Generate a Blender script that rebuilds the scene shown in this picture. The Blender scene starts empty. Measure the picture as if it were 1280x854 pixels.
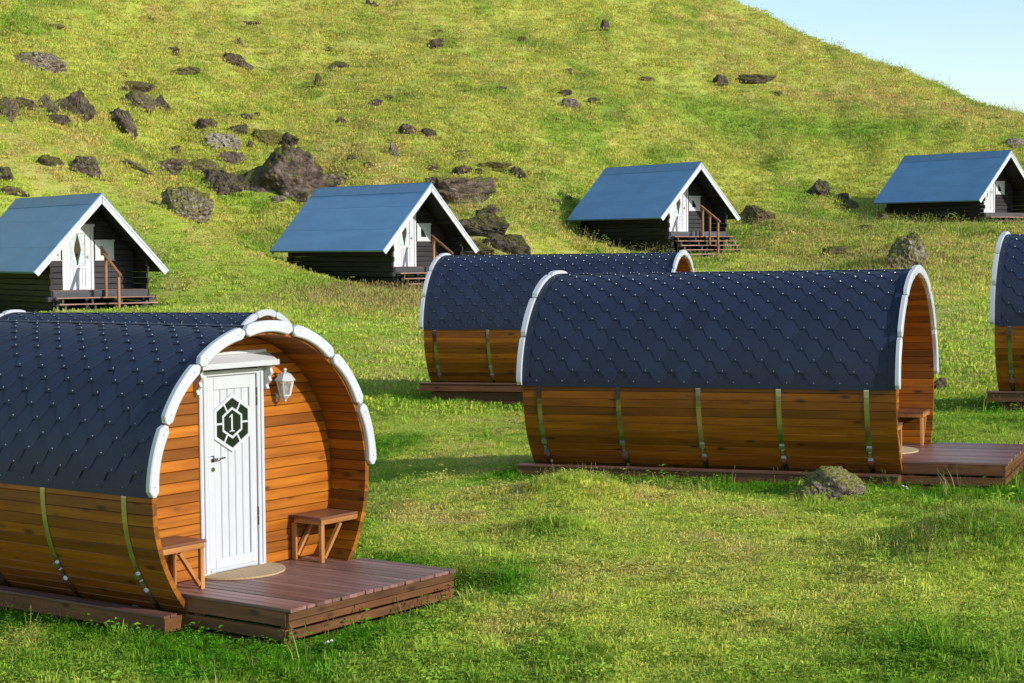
import bpy, bmesh, math, random
import numpy as np
from mathutils import Matrix, Vector
random.seed(7); np.random.seed(7)
R = math.radians
sc = bpy.context.scene
C = sc.collection
HC = 5.0                       # camera height above the datum

# ------------------------------------------------------------------ camera
PITCH, ROLL, FPX = .0478, -.0086, 2200.0
cam = bpy.data.cameras.new('camera'); camo = bpy.data.objects.new('camera', cam); C.objects.link(camo)
cp, sp_, cr, sr = math.cos(PITCH), math.sin(PITCH), math.cos(ROLL), math.sin(ROLL)
r0 = Vector((1, 0, 0)); u0 = Vector((0, sp_, cp)); f0 = Vector((0, cp, -sp_))
xv = cr * r0 + sr * u0; yv = -sr * r0 + cr * u0
camo.matrix_world = Matrix(((xv.x, yv.x, -f0.x, 0), (xv.y, yv.y, -f0.y, 0), (xv.z, yv.z, -f0.z, HC), (0, 0, 0, 1)))
cam.sensor_width = 36; cam.lens = FPX / 1280 * 36; cam.clip_start = .1; cam.clip_end = 3000
sc.camera = camo

# ------------------------------------------------------------------ light
SUN_EL = R(22); SX, SY = .857, -.515
w = bpy.data.worlds.new('World'); sc.world = w; w.use_nodes = True
nt = w.node_tree; bg = nt.nodes['Background']
sky = nt.nodes.new('ShaderNodeTexSky'); sky.sky_type = 'NISHITA'; sky.sun_disc = False
sky.sun_elevation = SUN_EL; sky.sun_rotation = math.atan2(SX, SY)
sky.air_density = 1.2; sky.dust_density = .15; sky.ozone_density = 2.5
nt.links.new(sky.outputs[0], bg.inputs[0]); bg.inputs[1].default_value = .102
sl = bpy.data.lights.new('sun', 'SUN'); slo = bpy.data.objects.new('sun', sl); C.objects.link(slo)
sl.energy = 2.4; sl.angle = R(.53); sl.color = (1, .945, .87)
sd = Vector((SX * math.cos(SUN_EL), SY * math.cos(SUN_EL), math.sin(SUN_EL)))
slo.rotation_euler = sd.to_track_quat('Z', 'Y').to_euler(); slo.location = (60, -30, 60)
sc.view_settings.view_transform = 'Standard'; sc.view_settings.look = 'None'
sc.view_settings.exposure = 0.98; sc.view_settings.gamma = 1

# ------------------------------------------------------------------ helpers
def tag(o, label=None, cat=None, group=None, kind=None):
    if label: o['label'] = label
    if cat: o['category'] = cat
    if group: o['group'] = group
    if kind: o['kind'] = kind
    return o

def empty(name, mat, label, cat, group=None):
    o = bpy.data.objects.new(name, None); C.objects.link(o); o.matrix_world = mat
    o.empty_display_size = .2
    return tag(o, label, cat, group)

def inst(name, me, parent=None, loc=None):
    o = bpy.data.objects.new(name, me); C.objects.link(o)
    if parent: o.parent = parent
    if loc is not None: o.location = loc
    return o

class MB:
    """collects shapes for ONE mesh"""
    def __init__(s): s.v = []; s.f = []; s.m = []; s.mats = []
    def mi(s, mat):
        if mat not in s.mats: s.mats.append(mat)
        return s.mats.index(mat)
    def add(s, vs, fs, mat=0):
        b = len(s.v); s.v += [tuple(p) for p in vs]
        for f in fs: s.f.append(tuple(i + b for i in f)); s.m.append(mat)
    def box(s, a, b, mat=0, ch=0.0):
        x0, y0, z0 = [min(p, q) for p, q in zip(a, b)]; x1, y1, z1 = [max(p, q) for p, q in zip(a, b)]
        if ch <= 0:
            s.add([(x0,y0,z0),(x1,y0,z0),(x1,y1,z0),(x0,y1,z0),(x0,y0,z1),(x1,y0,z1),(x1,y1,z1),(x0,y1,z1)],
                  [(0,3,2,1),(4,5,6,7),(0,1,5,4),(1,2,6,5),(2,3,7,6),(3,0,4,7)], mat)
        else:      # long axis extruded octagon, ends slightly inset
            d = [x1 - x0, y1 - y0, z1 - z0]; k = d.index(max(d)); ch = min(ch, .45 * min(d))
            ax = [(1, 2), (2, 0), (0, 1)][k]; lo = (x0, y0, z0); hi = (x1, y1, z1)
            A0, A1, B0, B1 = lo[ax[0]], hi[ax[0]], lo[ax[1]], hi[ax[1]]
            o = [(A0+ch,B0),(A1-ch,B0),(A1,B0+ch),(A1,B1-ch),(A1-ch,B1),(A0+ch,B1),(A0,B1-ch),(A0,B0+ch)]
            vs = []
            for e in (lo[k], hi[k]):
                for (p, q) in o:
                    t = [0, 0, 0]; t[k] = e; t[ax[0]] = p; t[ax[1]] = q; vs.append(tuple(t))
            s.add(vs, [tuple(range(7, -1, -1)), tuple(range(8, 16))] + [(i, (i+1) % 8, 8 + (i+1) % 8, 8 + i) for i in range(8)], mat)
    def prism(s, poly, axis, a, b, mat=0):
        """poly: list of 2-D points; axis 0/1/2 extruded from a to b. the two other axes in order"""
        ax = [(1, 2), (0, 2), (0, 1)][axis]; n = len(poly); vs = []
        for e in (a, b):
            for (p, q) in poly:
                t = [0, 0, 0]; t[axis] = e; t[ax[0]] = p; t[ax[1]] = q; vs.append(tuple(t))
        s.add(vs, [tuple(range(n)), tuple(range(2*n-1, n-1, -1))] + [(i, i+n, (i+1) % n + n, (i+1) % n) for i in range(n)], mat)
    def bar(s, p, q, wx, wy, mat=0, up=(0, 0, 1)):
        p = Vector(p); q = Vector(q); d = (q - p).normalized(); u = Vector(up)
        if abs(d.dot(u)) > .99: u = Vector((0, 1, 0))
        a = d.cross(u).normalized() * wx / 2; b = a.cross(d).normalized() * wy / 2
        vs = [p-a-b, p+a-b, p+a+b, p-a+b, q-a-b, q+a-b, q+a+b, q-a+b]
        s.add(vs, [(0,3,2,1),(4,5,6,7),(0,1,5,4),(1,2,6,5),(2,3,7,6),(3,0,4,7)], mat)
    def tube(s, pts, rad, n=8, mat=0):
        pts = [Vector(p) for p in pts]; vs = []; k = len(pts)
        rad = rad if isinstance(rad, (list, tuple)) else [rad] * k
        for i, p in enumerate(pts):
            d = (pts[min(i+1, k-1)] - pts[max(i-1, 0)]).normalized()
            u = Vector((0, 0, 1)) if abs(d.z) < .9 else Vector((1, 0, 0))
            a = d.cross(u).normalized(); b = a.cross(d)
            for j in range(n):
                t = 2 * math.pi * j / n; vs.append(p + rad[i] * (math.cos(t) * a + math.sin(t) * b))
        fs = [(i*n+j, i*n+(j+1) % n, (i+1)*n+(j+1) % n, (i+1)*n+j) for i in range(k-1) for j in range(n)]
        fs += [tuple(range(n-1, -1, -1)), tuple(range((k-1)*n, k*n))]
        s.add(vs, fs, mat)
    def mesh(s, name, *mats, smooth=False):
        me = bpy.data.meshes.new(name); me.from_pydata(s.v, [], s.f)
        for m in mats: me.materials.append(m)
        if len(mats) > 1: me.polygons.foreach_set('material_index', s.m)
        if smooth: me.polygons.foreach_set('use_smooth', [True] * len(s.f))
        bm = bmesh.new(); bm.from_mesh(me); bmesh.ops.recalc_face_normals(bm, faces=bm.faces); bm.to_mesh(me); bm.free()
        return me
    def build(s, name, parent, *mats, smooth=False, loc=None):
        return inst(name, s.mesh(name, *mats, smooth=smooth), parent, loc)

# ------------------------------------------------------------------ materials
def newmat(name):
    m = bpy.data.materials.new(name); m.use_nodes = True
    nt = m.node_tree; b = nt.nodes['Principled BSDF']
    return m, nt, b, nt.nodes.new, nt.links.new

def coords(nt, scale, rnd=True):
    N, Lk = nt.nodes.new, nt.links.new
    tc = N('ShaderNodeTexCoord'); mp = N('ShaderNodeMapping'); mp.inputs['Scale'].default_value = scale
    if rnd:
        oi = N('ShaderNodeObjectInfo'); mu = N('ShaderNodeMath'); mu.operation = 'MULTIPLY'; mu.inputs[1].default_value = 57.3
        Lk(oi.outputs['Random'], mu.inputs[0])
        va = N('ShaderNodeVectorMath'); va.operation = 'ADD'
        Lk(tc.outputs['Object'], va.inputs[0]); Lk(mu.outputs[0], va.inputs[1]); Lk(va.outputs[0], mp.inputs['Vector'])
    else: Lk(tc.outputs['Object'], mp.inputs['Vector'])
    return mp.outputs[0]

def ramp(nt, src, stops):
    r = nt.nodes.new('ShaderNodeValToRGB'); e = r.color_ramp.elements
    while len(e) < len(stops): e.new(.5)
    for k, (p, c) in enumerate(stops):
        e[k].position = p; e[k].color = (*c, 1) if len(c) == 3 else c
    nt.links.new(src, r.inputs[0]); return r.outputs[0]

def noise(nt, vec, scale, detail=4, rough=.55):
    n = nt.nodes.new('ShaderNodeTexNoise'); n.inputs['Scale'].default_value = scale
    n.inputs['Detail'].default_value = detail; n.inputs['Roughness'].default_value = rough
    if vec is not None: nt.links.new(vec, n.inputs['Vector'])
    return n.outputs[0]

def mixc(nt, fac, a, b, mode='MIX'):
    m = nt.nodes.new('ShaderNodeMix'); m.data_type = 'RGBA'; m.blend_type = mode
    for s, v in ((m.inputs[0], fac), (m.inputs[6], a), (m.inputs[7], b)):
        if hasattr(v, 'links'): nt.links.new(v, s)
        else: s.default_value = v if not isinstance(v, tuple) else (*v, 1)[:4]
    return m.outputs[2]

def bump(nt, b, h, strength=.3, dist=.01):
    n = nt.nodes.new('ShaderNodeBump'); n.inputs['Strength'].default_value = strength; n.inputs['Distance'].default_value = dist
    nt.links.new(h, n.inputs['Height']); nt.links.new(n.outputs[0], b.inputs['Normal'])

def wood(name, axis, dark, mid, light, rough=.5, knots=True, var=.55, spec=.35):
    m, nt, b, N, Lk = newmat(name)
    sca = [22, 22, 22]; sca[axis] = 1.3
    v = coords(nt, tuple(sca))
    n1 = noise(nt, v, 1.0, 6, .62)
    col = ramp(nt, n1, [(.28, dark), (.5, mid), (.74, light)])
    sk = [9, 9, 9]; sk[axis] = 3.2
    if knots:
        vk = coords(nt, tuple(sk)); vo = N('ShaderNodeTexVoronoi'); vo.inputs['Scale'].default_value = .8
        Lk(vk, vo.inputs['Vector'])
        kf = ramp(nt, vo.outputs['Distance'], [(.06, (1, 1, 1)), (.20, (0, 0, 0))])
        col = mixc(nt, kf, col, tuple(c * .45 for c in dark))
    # every board its own shade
    oi = N('ShaderNodeObjectInfo')
    sh = ramp(nt, oi.outputs['Random'], [(0, (1 - var * .55,) * 3), (.5, (1, .97, .94)), (1, (1 + var * .3, 1 + var * .34, 1 + var * .4))])
    col = mixc(nt, 1.0, col, sh, 'MULTIPLY')
    sb = [2.5, 2.5, 2.5]; sb[axis] = .6
    blot = ramp(nt, noise(nt, coords(nt, tuple(sb)), 1.2, 3), [(.3, (.72, .7, .66)), (.7, (1.12, 1.1, 1.08))])
    col = mixc(nt, 1.0, col, blot, 'MULTIPLY')
    Lk(col, b.inputs['Base Color']); b.inputs['Roughness'].default_value = rough
    b.inputs['Specular IOR Level'].default_value = spec
    bump(nt, b, n1, .35, .004)
    return m

def plain(name, col, rough=.5, metal=0., var=.1, scale=6., bumpy=0., spec=.5):
    m, nt, b, N, Lk = newmat(name)
    v = coords(nt, (1, 1, 1)); n = noise(nt, v, scale, 5)
    c = ramp(nt, n, [(.25, tuple(max(0, x * (1 - var)) for x in col)), (.75, tuple(x * (1 + var) for x in col))])
    Lk(c, b.inputs['Base Color']); b.inputs['Roughness'].default_value = rough; b.inputs['Metallic'].default_value = metal
    b.inputs['Specular IOR Level'].default_value = spec
    if bumpy: bump(nt, b, noise(nt, v, scale * 12, 3), bumpy, .003)
    return m

M = {}
M['stave'] = wood('stave_wood', 1, (.17, .050, .002), (.28, .090, .0025), (.37, .135, .005), .5, True, .85)
M['board'] = wood('facade_wood', 0, (.22, .060, .004), (.37, .112, .007), (.46, .165, .012), .46, True, .8)
M['trimwood'] = wood('bench_wood_x', 0, (.33, .13, .035), (.47, .20, .06), (.56, .26, .09), .5, False)
M['trimwood_z'] = wood('bench_wood_z', 2, (.33, .13, .035), (.47, .20, .06), (.56, .26, .09), .5, False)
M['seat'] = wood('bench_seat_wood', 0, (.10, .04, .02), (.17, .068, .035), (.23, .1, .055), .38, False)
M['deck'] = wood('deck_board_wood', 1, (.15, .074, .060), (.225, .118, .098), (.30, .17, .15), .4, False, .6)
M['fascia_y'] = wood('fascia_wood_side', 1, (.09, .034, .016), (.16, .062, .026), (.23, .095, .04), .5, True, .4)
M['fascia_x'] = wood('fascia_wood_front', 0, (.07, .03, .012), (.15, .062, .022), (.24, .105, .038), .5, True, .5)
M['ledge'] = wood('ledge_wood', 1, (.10, .048, .034), (.16, .075, .052), (.21, .105, .075), .45, False, .4)
M['black_y'] = wood('black_log_side', 1, (.011, .011, .009), (.018, .018, .014), (.03, .03, .024), .55, False, .4, .2)
M['black_x'] = wood('black_log_front', 0, (.014, .014, .016), (.026, .026, .03), (.045, .046, .055), .55, False, .5, .25)
M['tread'] = wood('tread_wood', 0, (.22, .12, .09), (.36, .2, .155), (.48, .29, .23), .55, False, .4)
M['rail'] = wood('rail_wood', 2, (.2, .085, .03), (.32, .14, .055), (.4, .19, .08), .5, False)
M['rim'] = wood('porch_rim_wood', 0, (.035, .035, .04), (.06, .06, .068), (.10, .10, .11), .6, False)
M['white'] = plain('white_paint', (.50, .515, .54), .38, 0, .04, 5, .05)
M['white2'] = plain('white_paint_cabin', (.54, .555, .58), .45, 0, .05, 5)
M['curtain'] = plain('pale_curtain_cloth', (.5, .56, .6), .8, 0, .25, 14)
M['steel'] = plain('strap_steel', (.42, .42, .41), .22, 1, .12, 8)
M['buckle'] = plain('buckle_steel', (.72, .72, .72), .3, 1, .1, 20)
M['zinc'] = plain('zinc_plate', (.30, .33, .38), .45, .6, .2, 15)
M['nail'] = plain('nail_steel', (.50, .53, .58), .4, .6, .1, 20)
M['brass'] = plain('handle_metal', (.33, .32, .30), .25, 1, .15, 30)
M['ironwork'] = plain('dark_hinge', (.06, .055, .05), .5, .7, .2, 20)
M['mat'] = plain('coir_mat', (.42, .30, .165), .95, 0, .25, 60, .6)
M['dark'] = plain('dark_void', (.012, .012, .011), .7, 0, .1)

def shingle_mat():
    m, nt, b, N, Lk = newmat('bitumen_shingle')
    v = coords(nt, (1, 1, 1)); g = noise(nt, v, 420, 2, .7)
    c1 = ramp(nt, g, [(.3, (.004, .009, .025)), (.62, (.008, .017, .042)), (.8, (.022, .036, .07))])
    oi = N('ShaderNodeObjectInfo')
    sh = ramp(nt, oi.outputs['Random'], [(0, (.74, .77, .80)), (.5, (1, 1, 1)), (1, (1.3, 1.26, 1.2))])
    c = mixc(nt, 1.0, c1, sh, 'MULTIPLY')
    pat = ramp(nt, noise(nt, coords(nt, (1, 1, 1), False), 1.6, 5), [(.35, (.88, .9, .92)), (.7, (1.18, 1.15, 1.1))])
    c = mixc(nt, 1.0, c, pat, 'MULTIPLY')
    Lk(c, b.inputs['Base Color']); b.inputs['Roughness'].default_value = .62
    b.inputs['Specular IOR Level'].default_value = .55
    bump(nt, b, g, .35, .002); return m
M['shingle'] = shingle_mat()

def roof_mat():
    m, nt, b, N, Lk = newmat('cabin_roof_felt')
    v = coords(nt, (1, 1, 1)); a = noise(nt, v, .9, 6); f = noise(nt, coords(nt, (1, 1, 1), False), 60, 2)
    c = ramp(nt, a, [(.3, (.17, .33, .52)), (.7, (.20, .385, .59))])
    stv = coords(nt, (3.5, .5, .8)); c = mixc(nt, 1.0, c, ramp(nt, noise(nt, stv, 1.0, 5, .6), [(.3, (.86, .88, .90)), (.7, (1.1, 1.09, 1.08))]), 'MULTIPLY')
    vs_ = N('ShaderNodeTexVoronoi'); vs_.inputs['Scale'].default_value = 1.6; Lk(v, vs_.inputs['Vector'])
    c = mixc(nt, ramp(nt, vs_.outputs['Distance'], [(.025, (.7, .7, .7)), (.04, (0, 0, 0))]), c, (.6, .62, .62))
    c = mixc(nt, ramp(nt, f, [(.55, (0, 0, 0)), (.8, (.35, .35, .35))]), c, (.26, .43, .62))
    Lk(c, b.inputs['Base Color']); b.inputs['Roughness'].default_value = .42
    bump(nt, b, f, .2, .004); return m
M['roof'] = roof_mat()
M['flash'] = plain('roof_flashing', (.17, .30, .45), .42, .1, .12, 3)

def glass_mat(name, col, rough):
    m, nt, b, N, Lk = newmat(name)
    b.inputs['Base Color'].default_value = (*col, 1); b.inputs['Roughness'].default_value = rough
    b.inputs['Specular IOR Level'].default_value = .3
    return m
M['pane'] = glass_mat('dark_window_glass', (.012, .02, .012), .04)
m, nt_, b_, N_, L_ = newmat('lantern_glass')
b_.inputs['Base Color'].default_value = (.95, .96, .97, 1); b_.inputs['Roughness'].default_value = .08
b_.inputs['Transmission Weight'].default_value = .85; b_.inputs['IOR'].default_value = 1.1
M['lglass'] = m

def rock_mat():
    m, nt, b, N, Lk = newmat('lava_rock')
    oi = N('ShaderNodeObjectInfo'); sep = N('ShaderNodeSeparateColor'); Lk(oi.outputs['Color'], sep.inputs[0])
    v = coords(nt, (1, 1, 1))
    n1 = noise(nt, v, 3.2, 8, .65); n2 = noise(nt, v, 14, 6, .7)
    c = ramp(nt, n1, [(.32, (.032, .025, .020)), (.48, (.115, .085, .064)), (.66, (.25, .19, .145))])
    c = mixc(nt, 1.0, c, ramp(nt, n2, [(.3, (.5, .5, .5)), (.7, (1.4, 1.38, 1.35))]), 'MULTIPLY')
    # pale lichen
    l = N('ShaderNodeMath'); l.operation = 'ADD'; Lk(noise(nt, v, 5.5, 7, .6), l.inputs[0])
    ls = N('ShaderNodeMath'); ls.operation = 'MULTIPLY_ADD'; Lk(sep.outputs[0], ls.inputs[0]); ls.inputs[1].default_value = .42; ls.inputs[2].default_value = -.31
    Lk(ls.outputs[0], l.inputs[1])
    c = mixc(nt, ramp(nt, l.outputs[0], [(.42, (0, 0, 0)), (.56, (1, 1, 1))]), c, mixc(nt, n2, (.15, .12, .092), (.45, .39, .32)))
    # moss on upward faces
    ge = N('ShaderNodeNewGeometry'); sx = N('ShaderNodeSeparateXYZ'); Lk(ge.outputs['Normal'], sx.inputs[0])
    ad = N('ShaderNodeMath'); ad.operation = 'MULTIPLY_ADD'; Lk(sx.outputs[2], ad.inputs[0]); ad.inputs[1].default_value = .38
    Lk(noise(nt, v, 4.1, 6, .6), ad.inputs[2])
    ms = N('ShaderNodeMath'); ms.operation = 'MULTIPLY_ADD'; Lk(sep.outputs[1], ms.inputs[0]); ms.inputs[1].default_value = .5; Lk(ad.outputs[0], ms.inputs[2])
    mm = ramp(nt, ms.outputs[0], [(.80, (0, 0, 0)), (.95, (1, 1, 1))])
    moss = ramp(nt, noise(nt, v, 24, 4), [(.3, (.07, .07, .014)), (.55, (.18, .17, .03)), (.75, (.30, .26, .06))])
    c = mixc(nt, mm, c, moss)
    br = N('ShaderNodeMath'); br.operation = 'MULTIPLY'; Lk(sep.outputs[2], br.inputs[0]); br.inputs[1].default_value = 2.0
    vm = N('ShaderNodeVectorMath'); vm.operation = 'SCALE'; Lk(c, vm.inputs[0]); Lk(br.outputs[0], vm.inputs[3])
    Lk(vm.outputs[0], b.inputs['Base Color']); b.inputs['Roughness'].default_value = .9; b.inputs['Specular IOR Level'].default_value = .2
    vo = N('ShaderNodeTexVoronoi'); vo.feature = 'DISTANCE_TO_EDGE'; vo.inputs['Scale'].default_value = 3.5
    wv = N('ShaderNodeVectorMath'); wv.operation = 'ADD'; Lk(v, wv.inputs[0]); nn = N('ShaderNodeTexNoise'); nn.inputs['Scale'].default_value = 3; nn.inputs['Detail'].default_value = 4; Lk(v, nn.inputs['Vector'])
    Lk(nn.outputs['Color'], wv.inputs[1]); Lk(wv.outputs[0], vo.inputs['Vector'])
    hh = N('ShaderNodeMath'); hh.operation = 'MULTIPLY_ADD'; Lk(ramp(nt, vo.outputs['Distance'], [(0, (0, 0, 0)), (.06, (1, 1, 1))]), hh.inputs[0]); hh.inputs[1].default_value = .6; Lk(n2, hh.inputs[2])
    bump(nt, b, hh.outputs[0], .9, .04); return m
M['rock'] = rock_mat()
# ------------------------------------------------------------------ terrain
def ray(px, py):
    x = (px - 640) / FPX; y = -(py - 427) / FPX
    d = x * xv + y * yv + f0
    return d / d.y                       # per metre of depth
def P3(px, py, Y): d = ray(px, py); return np.array([d.x * Y, Y, d.z * Y + HC])
ctl = [(0,854,12.3),(300,854,12.1),(640,854,11.6),(950,854,11.1),(1280,854,10.7),(-200,840,12.8),(1500,850,10.6),
       (1265,614,18.2),(1400,600,18.6),(1100,612,18.6),(870,602,19.2),(655,598,20.1),(580,600,20.0),
       (537,503,29.9),(640,508,29.6),(470,505,29),(860,520,27.6),(1244,518,23.6),(1180,522,22.8),(1400,512,23.0),
       (460,430,40),(500,400,45),(420,385,48),(250,385,46.5),(100,392,47),(-60,398,46),(490,362,55),(362,346,58.6),
       (470,346,58.5),(600,335,60),(700,322,62),(870,326,65),(728,299,70.6),(840,321,65.6),(940,322,66),(1000,338,52),(1000,300,68),
       (1130,338,52),(1150,380,40),(1235,281,73),(1107,277,78.4),(1280,285,72.5),(1280,320,60),(1400,300,72),(1330,390,40),
       (250,330,52.5),(0,232,56),(-200,232,56),(200,262,56.5),(335,318,63),(340,249,69),(480,240,70),(620,292,62),(690,255,72),(600,180,76),(0,120,66),(300,120,81),
       (0,0,79),(300,0,94),(450,0,97),(700,0,103),(550,100,87),(800,120,90),(950,252,80),(950,180,88),(1100,200,85.5),(1180,186,87.5),(1280,172,89)]
sky_px = [(-700,-520,112),(-300,-440,112),(0,-350,114),(300,-250,118),(600,-130,121),(760,-62,119),(909,0,115),(942,14.8,114),(975,33,113),(1017,51,112),(1057,65.6,110.5),(1096,80,109),(1132,89,107),
          (1139,95,106.5),(1175,108,105),(1204.5,123,103.5),(1227,133,102.5),(1254,139.4,101),(1280,144.4,100),(1400,176,97),(1600,232,95),(1900,300,95),(2300,322,95)]
pts = [P3(*c) for c in ctl + sky_px]
pts += [np.array(p) for p in [(0,0,HC-3.0),(-6,0,HC-3.1),(6,0,HC-2.8),(0,-30,HC-3.6),(-30,-30,HC-3.6),(30,-30,HC-3),(-25,20,HC-2.9),(30,20,HC-1.8),
        (0,6,HC-2.98),(-1.7,12.75,HC-2.80),(-.45,14.4,HC-2.68),(-2.8,13.6,HC-2.86),(-4.3,14.5,HC-2.93),(-6.5,16,HC-2.95),(-4,18,HC-2.9),(-3.5,24,HC-3.05),(-8,29,HC-2.9),(-1.8,24.5,HC-2.75),
        (3,22,HC-2.5),(5.2,18.2,HC-2.46),(7.8,19.5,HC-2.38),(3.5,31,HC-2.42),(11,23.2,HC-2.08),(-9.2,49.5,HC-1.45),(-14.5,54,HC-.8)]]
pts = np.array(pts)
def U(r): return np.where(r > 1e-9, r * r * np.log(np.maximum(r, 1e-9)), 0)
S_ = 30.0
def tps_fit(p):
    xy = p[:, :2] / S_; n = len(p)
    K = U(np.hypot(xy[:, None, 0] - xy[None, :, 0], xy[:, None, 1] - xy[None, :, 1])) + np.eye(n) * 2e-4
    Pm = np.c_[np.ones(n), xy]; A = np.zeros((n + 3, n + 3)); A[:n, :n] = K; A[:n, n:] = Pm; A[n:, :n] = Pm.T
    return np.linalg.solve(A, np.r_[p[:, 2], 0, 0, 0])
WT = tps_fit(pts)
def tps(x, y):
    out = np.empty_like(x); xy = pts[:, :2] / S_
    for i in range(0, len(x), 20000):
        a = x[i:i+20000] / S_; b = y[i:i+20000] / S_
        out[i:i+20000] = U(np.hypot(a[:, None] - xy[:, 0], b[:, None] - xy[:, 1])) @ WT[:-3] + WT[-3] + WT[-2] * a + WT[-1] * b
    return out
def h2(i, j, s):
    n = (i * 374761393 + j * 668265263 + s * 974634777) & 0x7fffffff
    n = ((n ^ (n >> 13)) * 1274126177) & 0x7fffffff
    return ((n ^ (n >> 16)) & 0xffff) / 65535.0
def vnoise(x, y, s=0):
    x = np.asarray(x, float); y = np.asarray(y, float)
    i = np.floor(x).astype(np.int64); j = np.floor(y).astype(np.int64); a = x - i; b = y - j
    a = a * a * (3 - 2 * a); b = b * b * (3 - 2 * b)
    return (h2(i, j, s) * (1-a) + h2(i+1, j, s) * a) * (1-b) + (h2(i, j+1, s) * (1-a) + h2(i+1, j+1, s) * a) * b
def fbm(x, y, s=0, o=4, g=.5):
    t = 0; amp = 1; tot = 0
    for k in range(o):
        t = t + amp * vnoise(x * 2**k + 13.7 * k, y * 2**k - 7.1 * k, s + k); tot += amp; amp *= g
    return t / tot
skyA = np.array([(ray(a, b).x, ray(a, b).z, Y) for a, b, Y in sky_px])
def sstep(a, b, x): t = np.clip((x - a) / (b - a), 0, 1); return t * t * (3 - 2 * t)
MOUNDS = []            # x, y, radius x, radius y, height
def mound(px, py, Y, rx, ry, h): d = ray(px, py); MOUNDS.append((d.x * Y, Y, rx, ry, h))
mound(714, 632, 18.3, .55, .45, .22); mound(1238, 668, 15.2, .8, .7, .30); mound(1200, 690, 14.6, .5, .5, .14); mound(690, 668, 16.4, .4, .3, .10)
mound(1045, 625, 18.4, .6, .45, .12); mound(1180, 492, 25.2, .5, .4, .1); mound(950, 745, 14.2, .9, .5, -.05)
TALL = len(MOUNDS)
mound(1120, 352, 47, 2.2, 2.5, .5); mound(1050, 322, 58, 1.6, 1.2, .25); mound(925, 312, 64, 1.2, 1, .22); mound(480, 385, 49, 2.6, 2.0, .25)
mound(600, 322, 60, 2.0, 2.4, .5); mound(585, 262, 66, 2.2, 2, .6); mound(335, 160, 69, 1.8, 1.5, .4)
# the footprints the ground must stay clear of: x, y, yaw, half u, y from, y to, kind
FOOT = []
CA = np.linspace(skyA[0, 0], skyA[-1, 0], 300)
_yc = np.interp(CA, skyA[:, 0], skyA[:, 2])
CORR = np.interp(CA, skyA[:, 0], skyA[:, 1]) * _yc + HC - tps(CA * _yc, _yc)
def heights(x, y):
    x = np.asarray(x, float); y = np.asarray(y, float)
    lim = .66 * np.maximum(y, 0) + 14; xc = np.clip(x, -lim, lim)
    a = xc / np.maximum(y, 1.0)
    Yc = np.interp(a, skyA[:, 0], skyA[:, 2]); e = np.interp(a, skyA[:, 0], skyA[:, 1])
    front = y <= Yc
    yy = np.where(front, y, Yc); xx = np.where(front, xc, a * Yc)
    z = tps(xx, np.maximum(yy, -40))
    corr = np.interp(a, CA, CORR)
    z = z + sstep(16, 0, Yc - yy) * (y > 60) * corr
    z = np.where(y > 60, np.minimum(z, e * yy + HC), z)
    d = np.maximum(y - Yc, 0)
    z = z + np.where(front, 0, e * d - .0 * d - np.minimum(.012 * d * d, .5 * d))
    z = np.where(front, z, np.maximum(z, HC - 6))
    far = sstep(34, 60, y)
    hill = sstep(56, 72, y) * front
    q = .25 + .75 * sstep(.5, 4.5, bdist(x, y))
    z = z + q * ((fbm(x * 1.3, y * 1.3, 3, 3) - .5) * (.10 + .1 * far) + (fbm(x * .35, y * .35, 9, 3) - .5) * (.16 + .2 * far + .7 * hill))
    z = z + q * (np.abs(fbm(x * .5, y * .25, 21, 3) - .5) - .1) * .5 * hill
    for mx, my, rx, ry, h in MOUNDS:
        q = ((x - mx) / rx) ** 2 + ((y - my) / ry) ** 2
        z = z + h * np.exp(-q)
    for fx, fy, yaw, hu, y0, y1, zt in FOOT:           # level the ground a little below each building
        dx = x - fx; dy = y - fy; u = dx * math.cos(yaw) + dy * math.sin(yaw); v = -dx * math.sin(yaw) + dy * math.cos(yaw)
        dd = np.maximum(np.maximum(np.abs(u) - hu, 0), np.maximum(np.maximum(y0 - v, v - y1), 0))
        kk = sstep(.6, .15, dd)
        z = z * (1 - kk) + np.minimum(z, zt) * kk
    return z
def ground(x, y): return float(heights(np.array([x]), np.array([y]))[0])
def hit(px, py, y0=8.0, y1=118.0):
    d = ray(px, py); ys = np.arange(y0, y1, .1)
    g = heights(d.x * ys, ys) - (d.z * ys + HC)
    k = np.argmax(g > 0)
    if not (g > 0).any(): return None
    return (d.x * ys[k], ys[k], HC + d.z * ys[k])

# building poses: front centre (camera frame), yaw, tilt
BAR = {'one': (-1.9785, 14.1426, -1.8291, .9469, 0), 'right': (4.475, 19.446, -1.463, 1.18, .009), 'middle': (2.887, 29.736, -1.238, 1.278, .004),
       'edge': (10.928, 23.418, -.991, 1.15, .010), 'behind': (-3.502, 24.939, -2.047, 1.216, .003)}
CAB = {'left': (-11.199, 48.266, -.26, .653, -.005), 'second': (-2.526, 55.763, .27, .742, -.005), 'third': (7.237, 67.244, 1.462, .589, -.007), 'fourth': (21.234, 75.05, 2.255, .595, -.009)}
for k, (x, y, z, yaw, t) in BAR.items():
    FOOT.append((x, y, yaw, 1.0, -1.05, 4.25, z + HC - {'one': 1.05, 'right': 1.03, 'middle': 1.22, 'edge': 1.24, 'behind': 1.15}[k]))
for k, (x, y, z, yaw, t) in CAB.items():
    FOOT.append((x, y, yaw, 1.4, -.5, 5.7, z + HC - 1.12))

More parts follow.
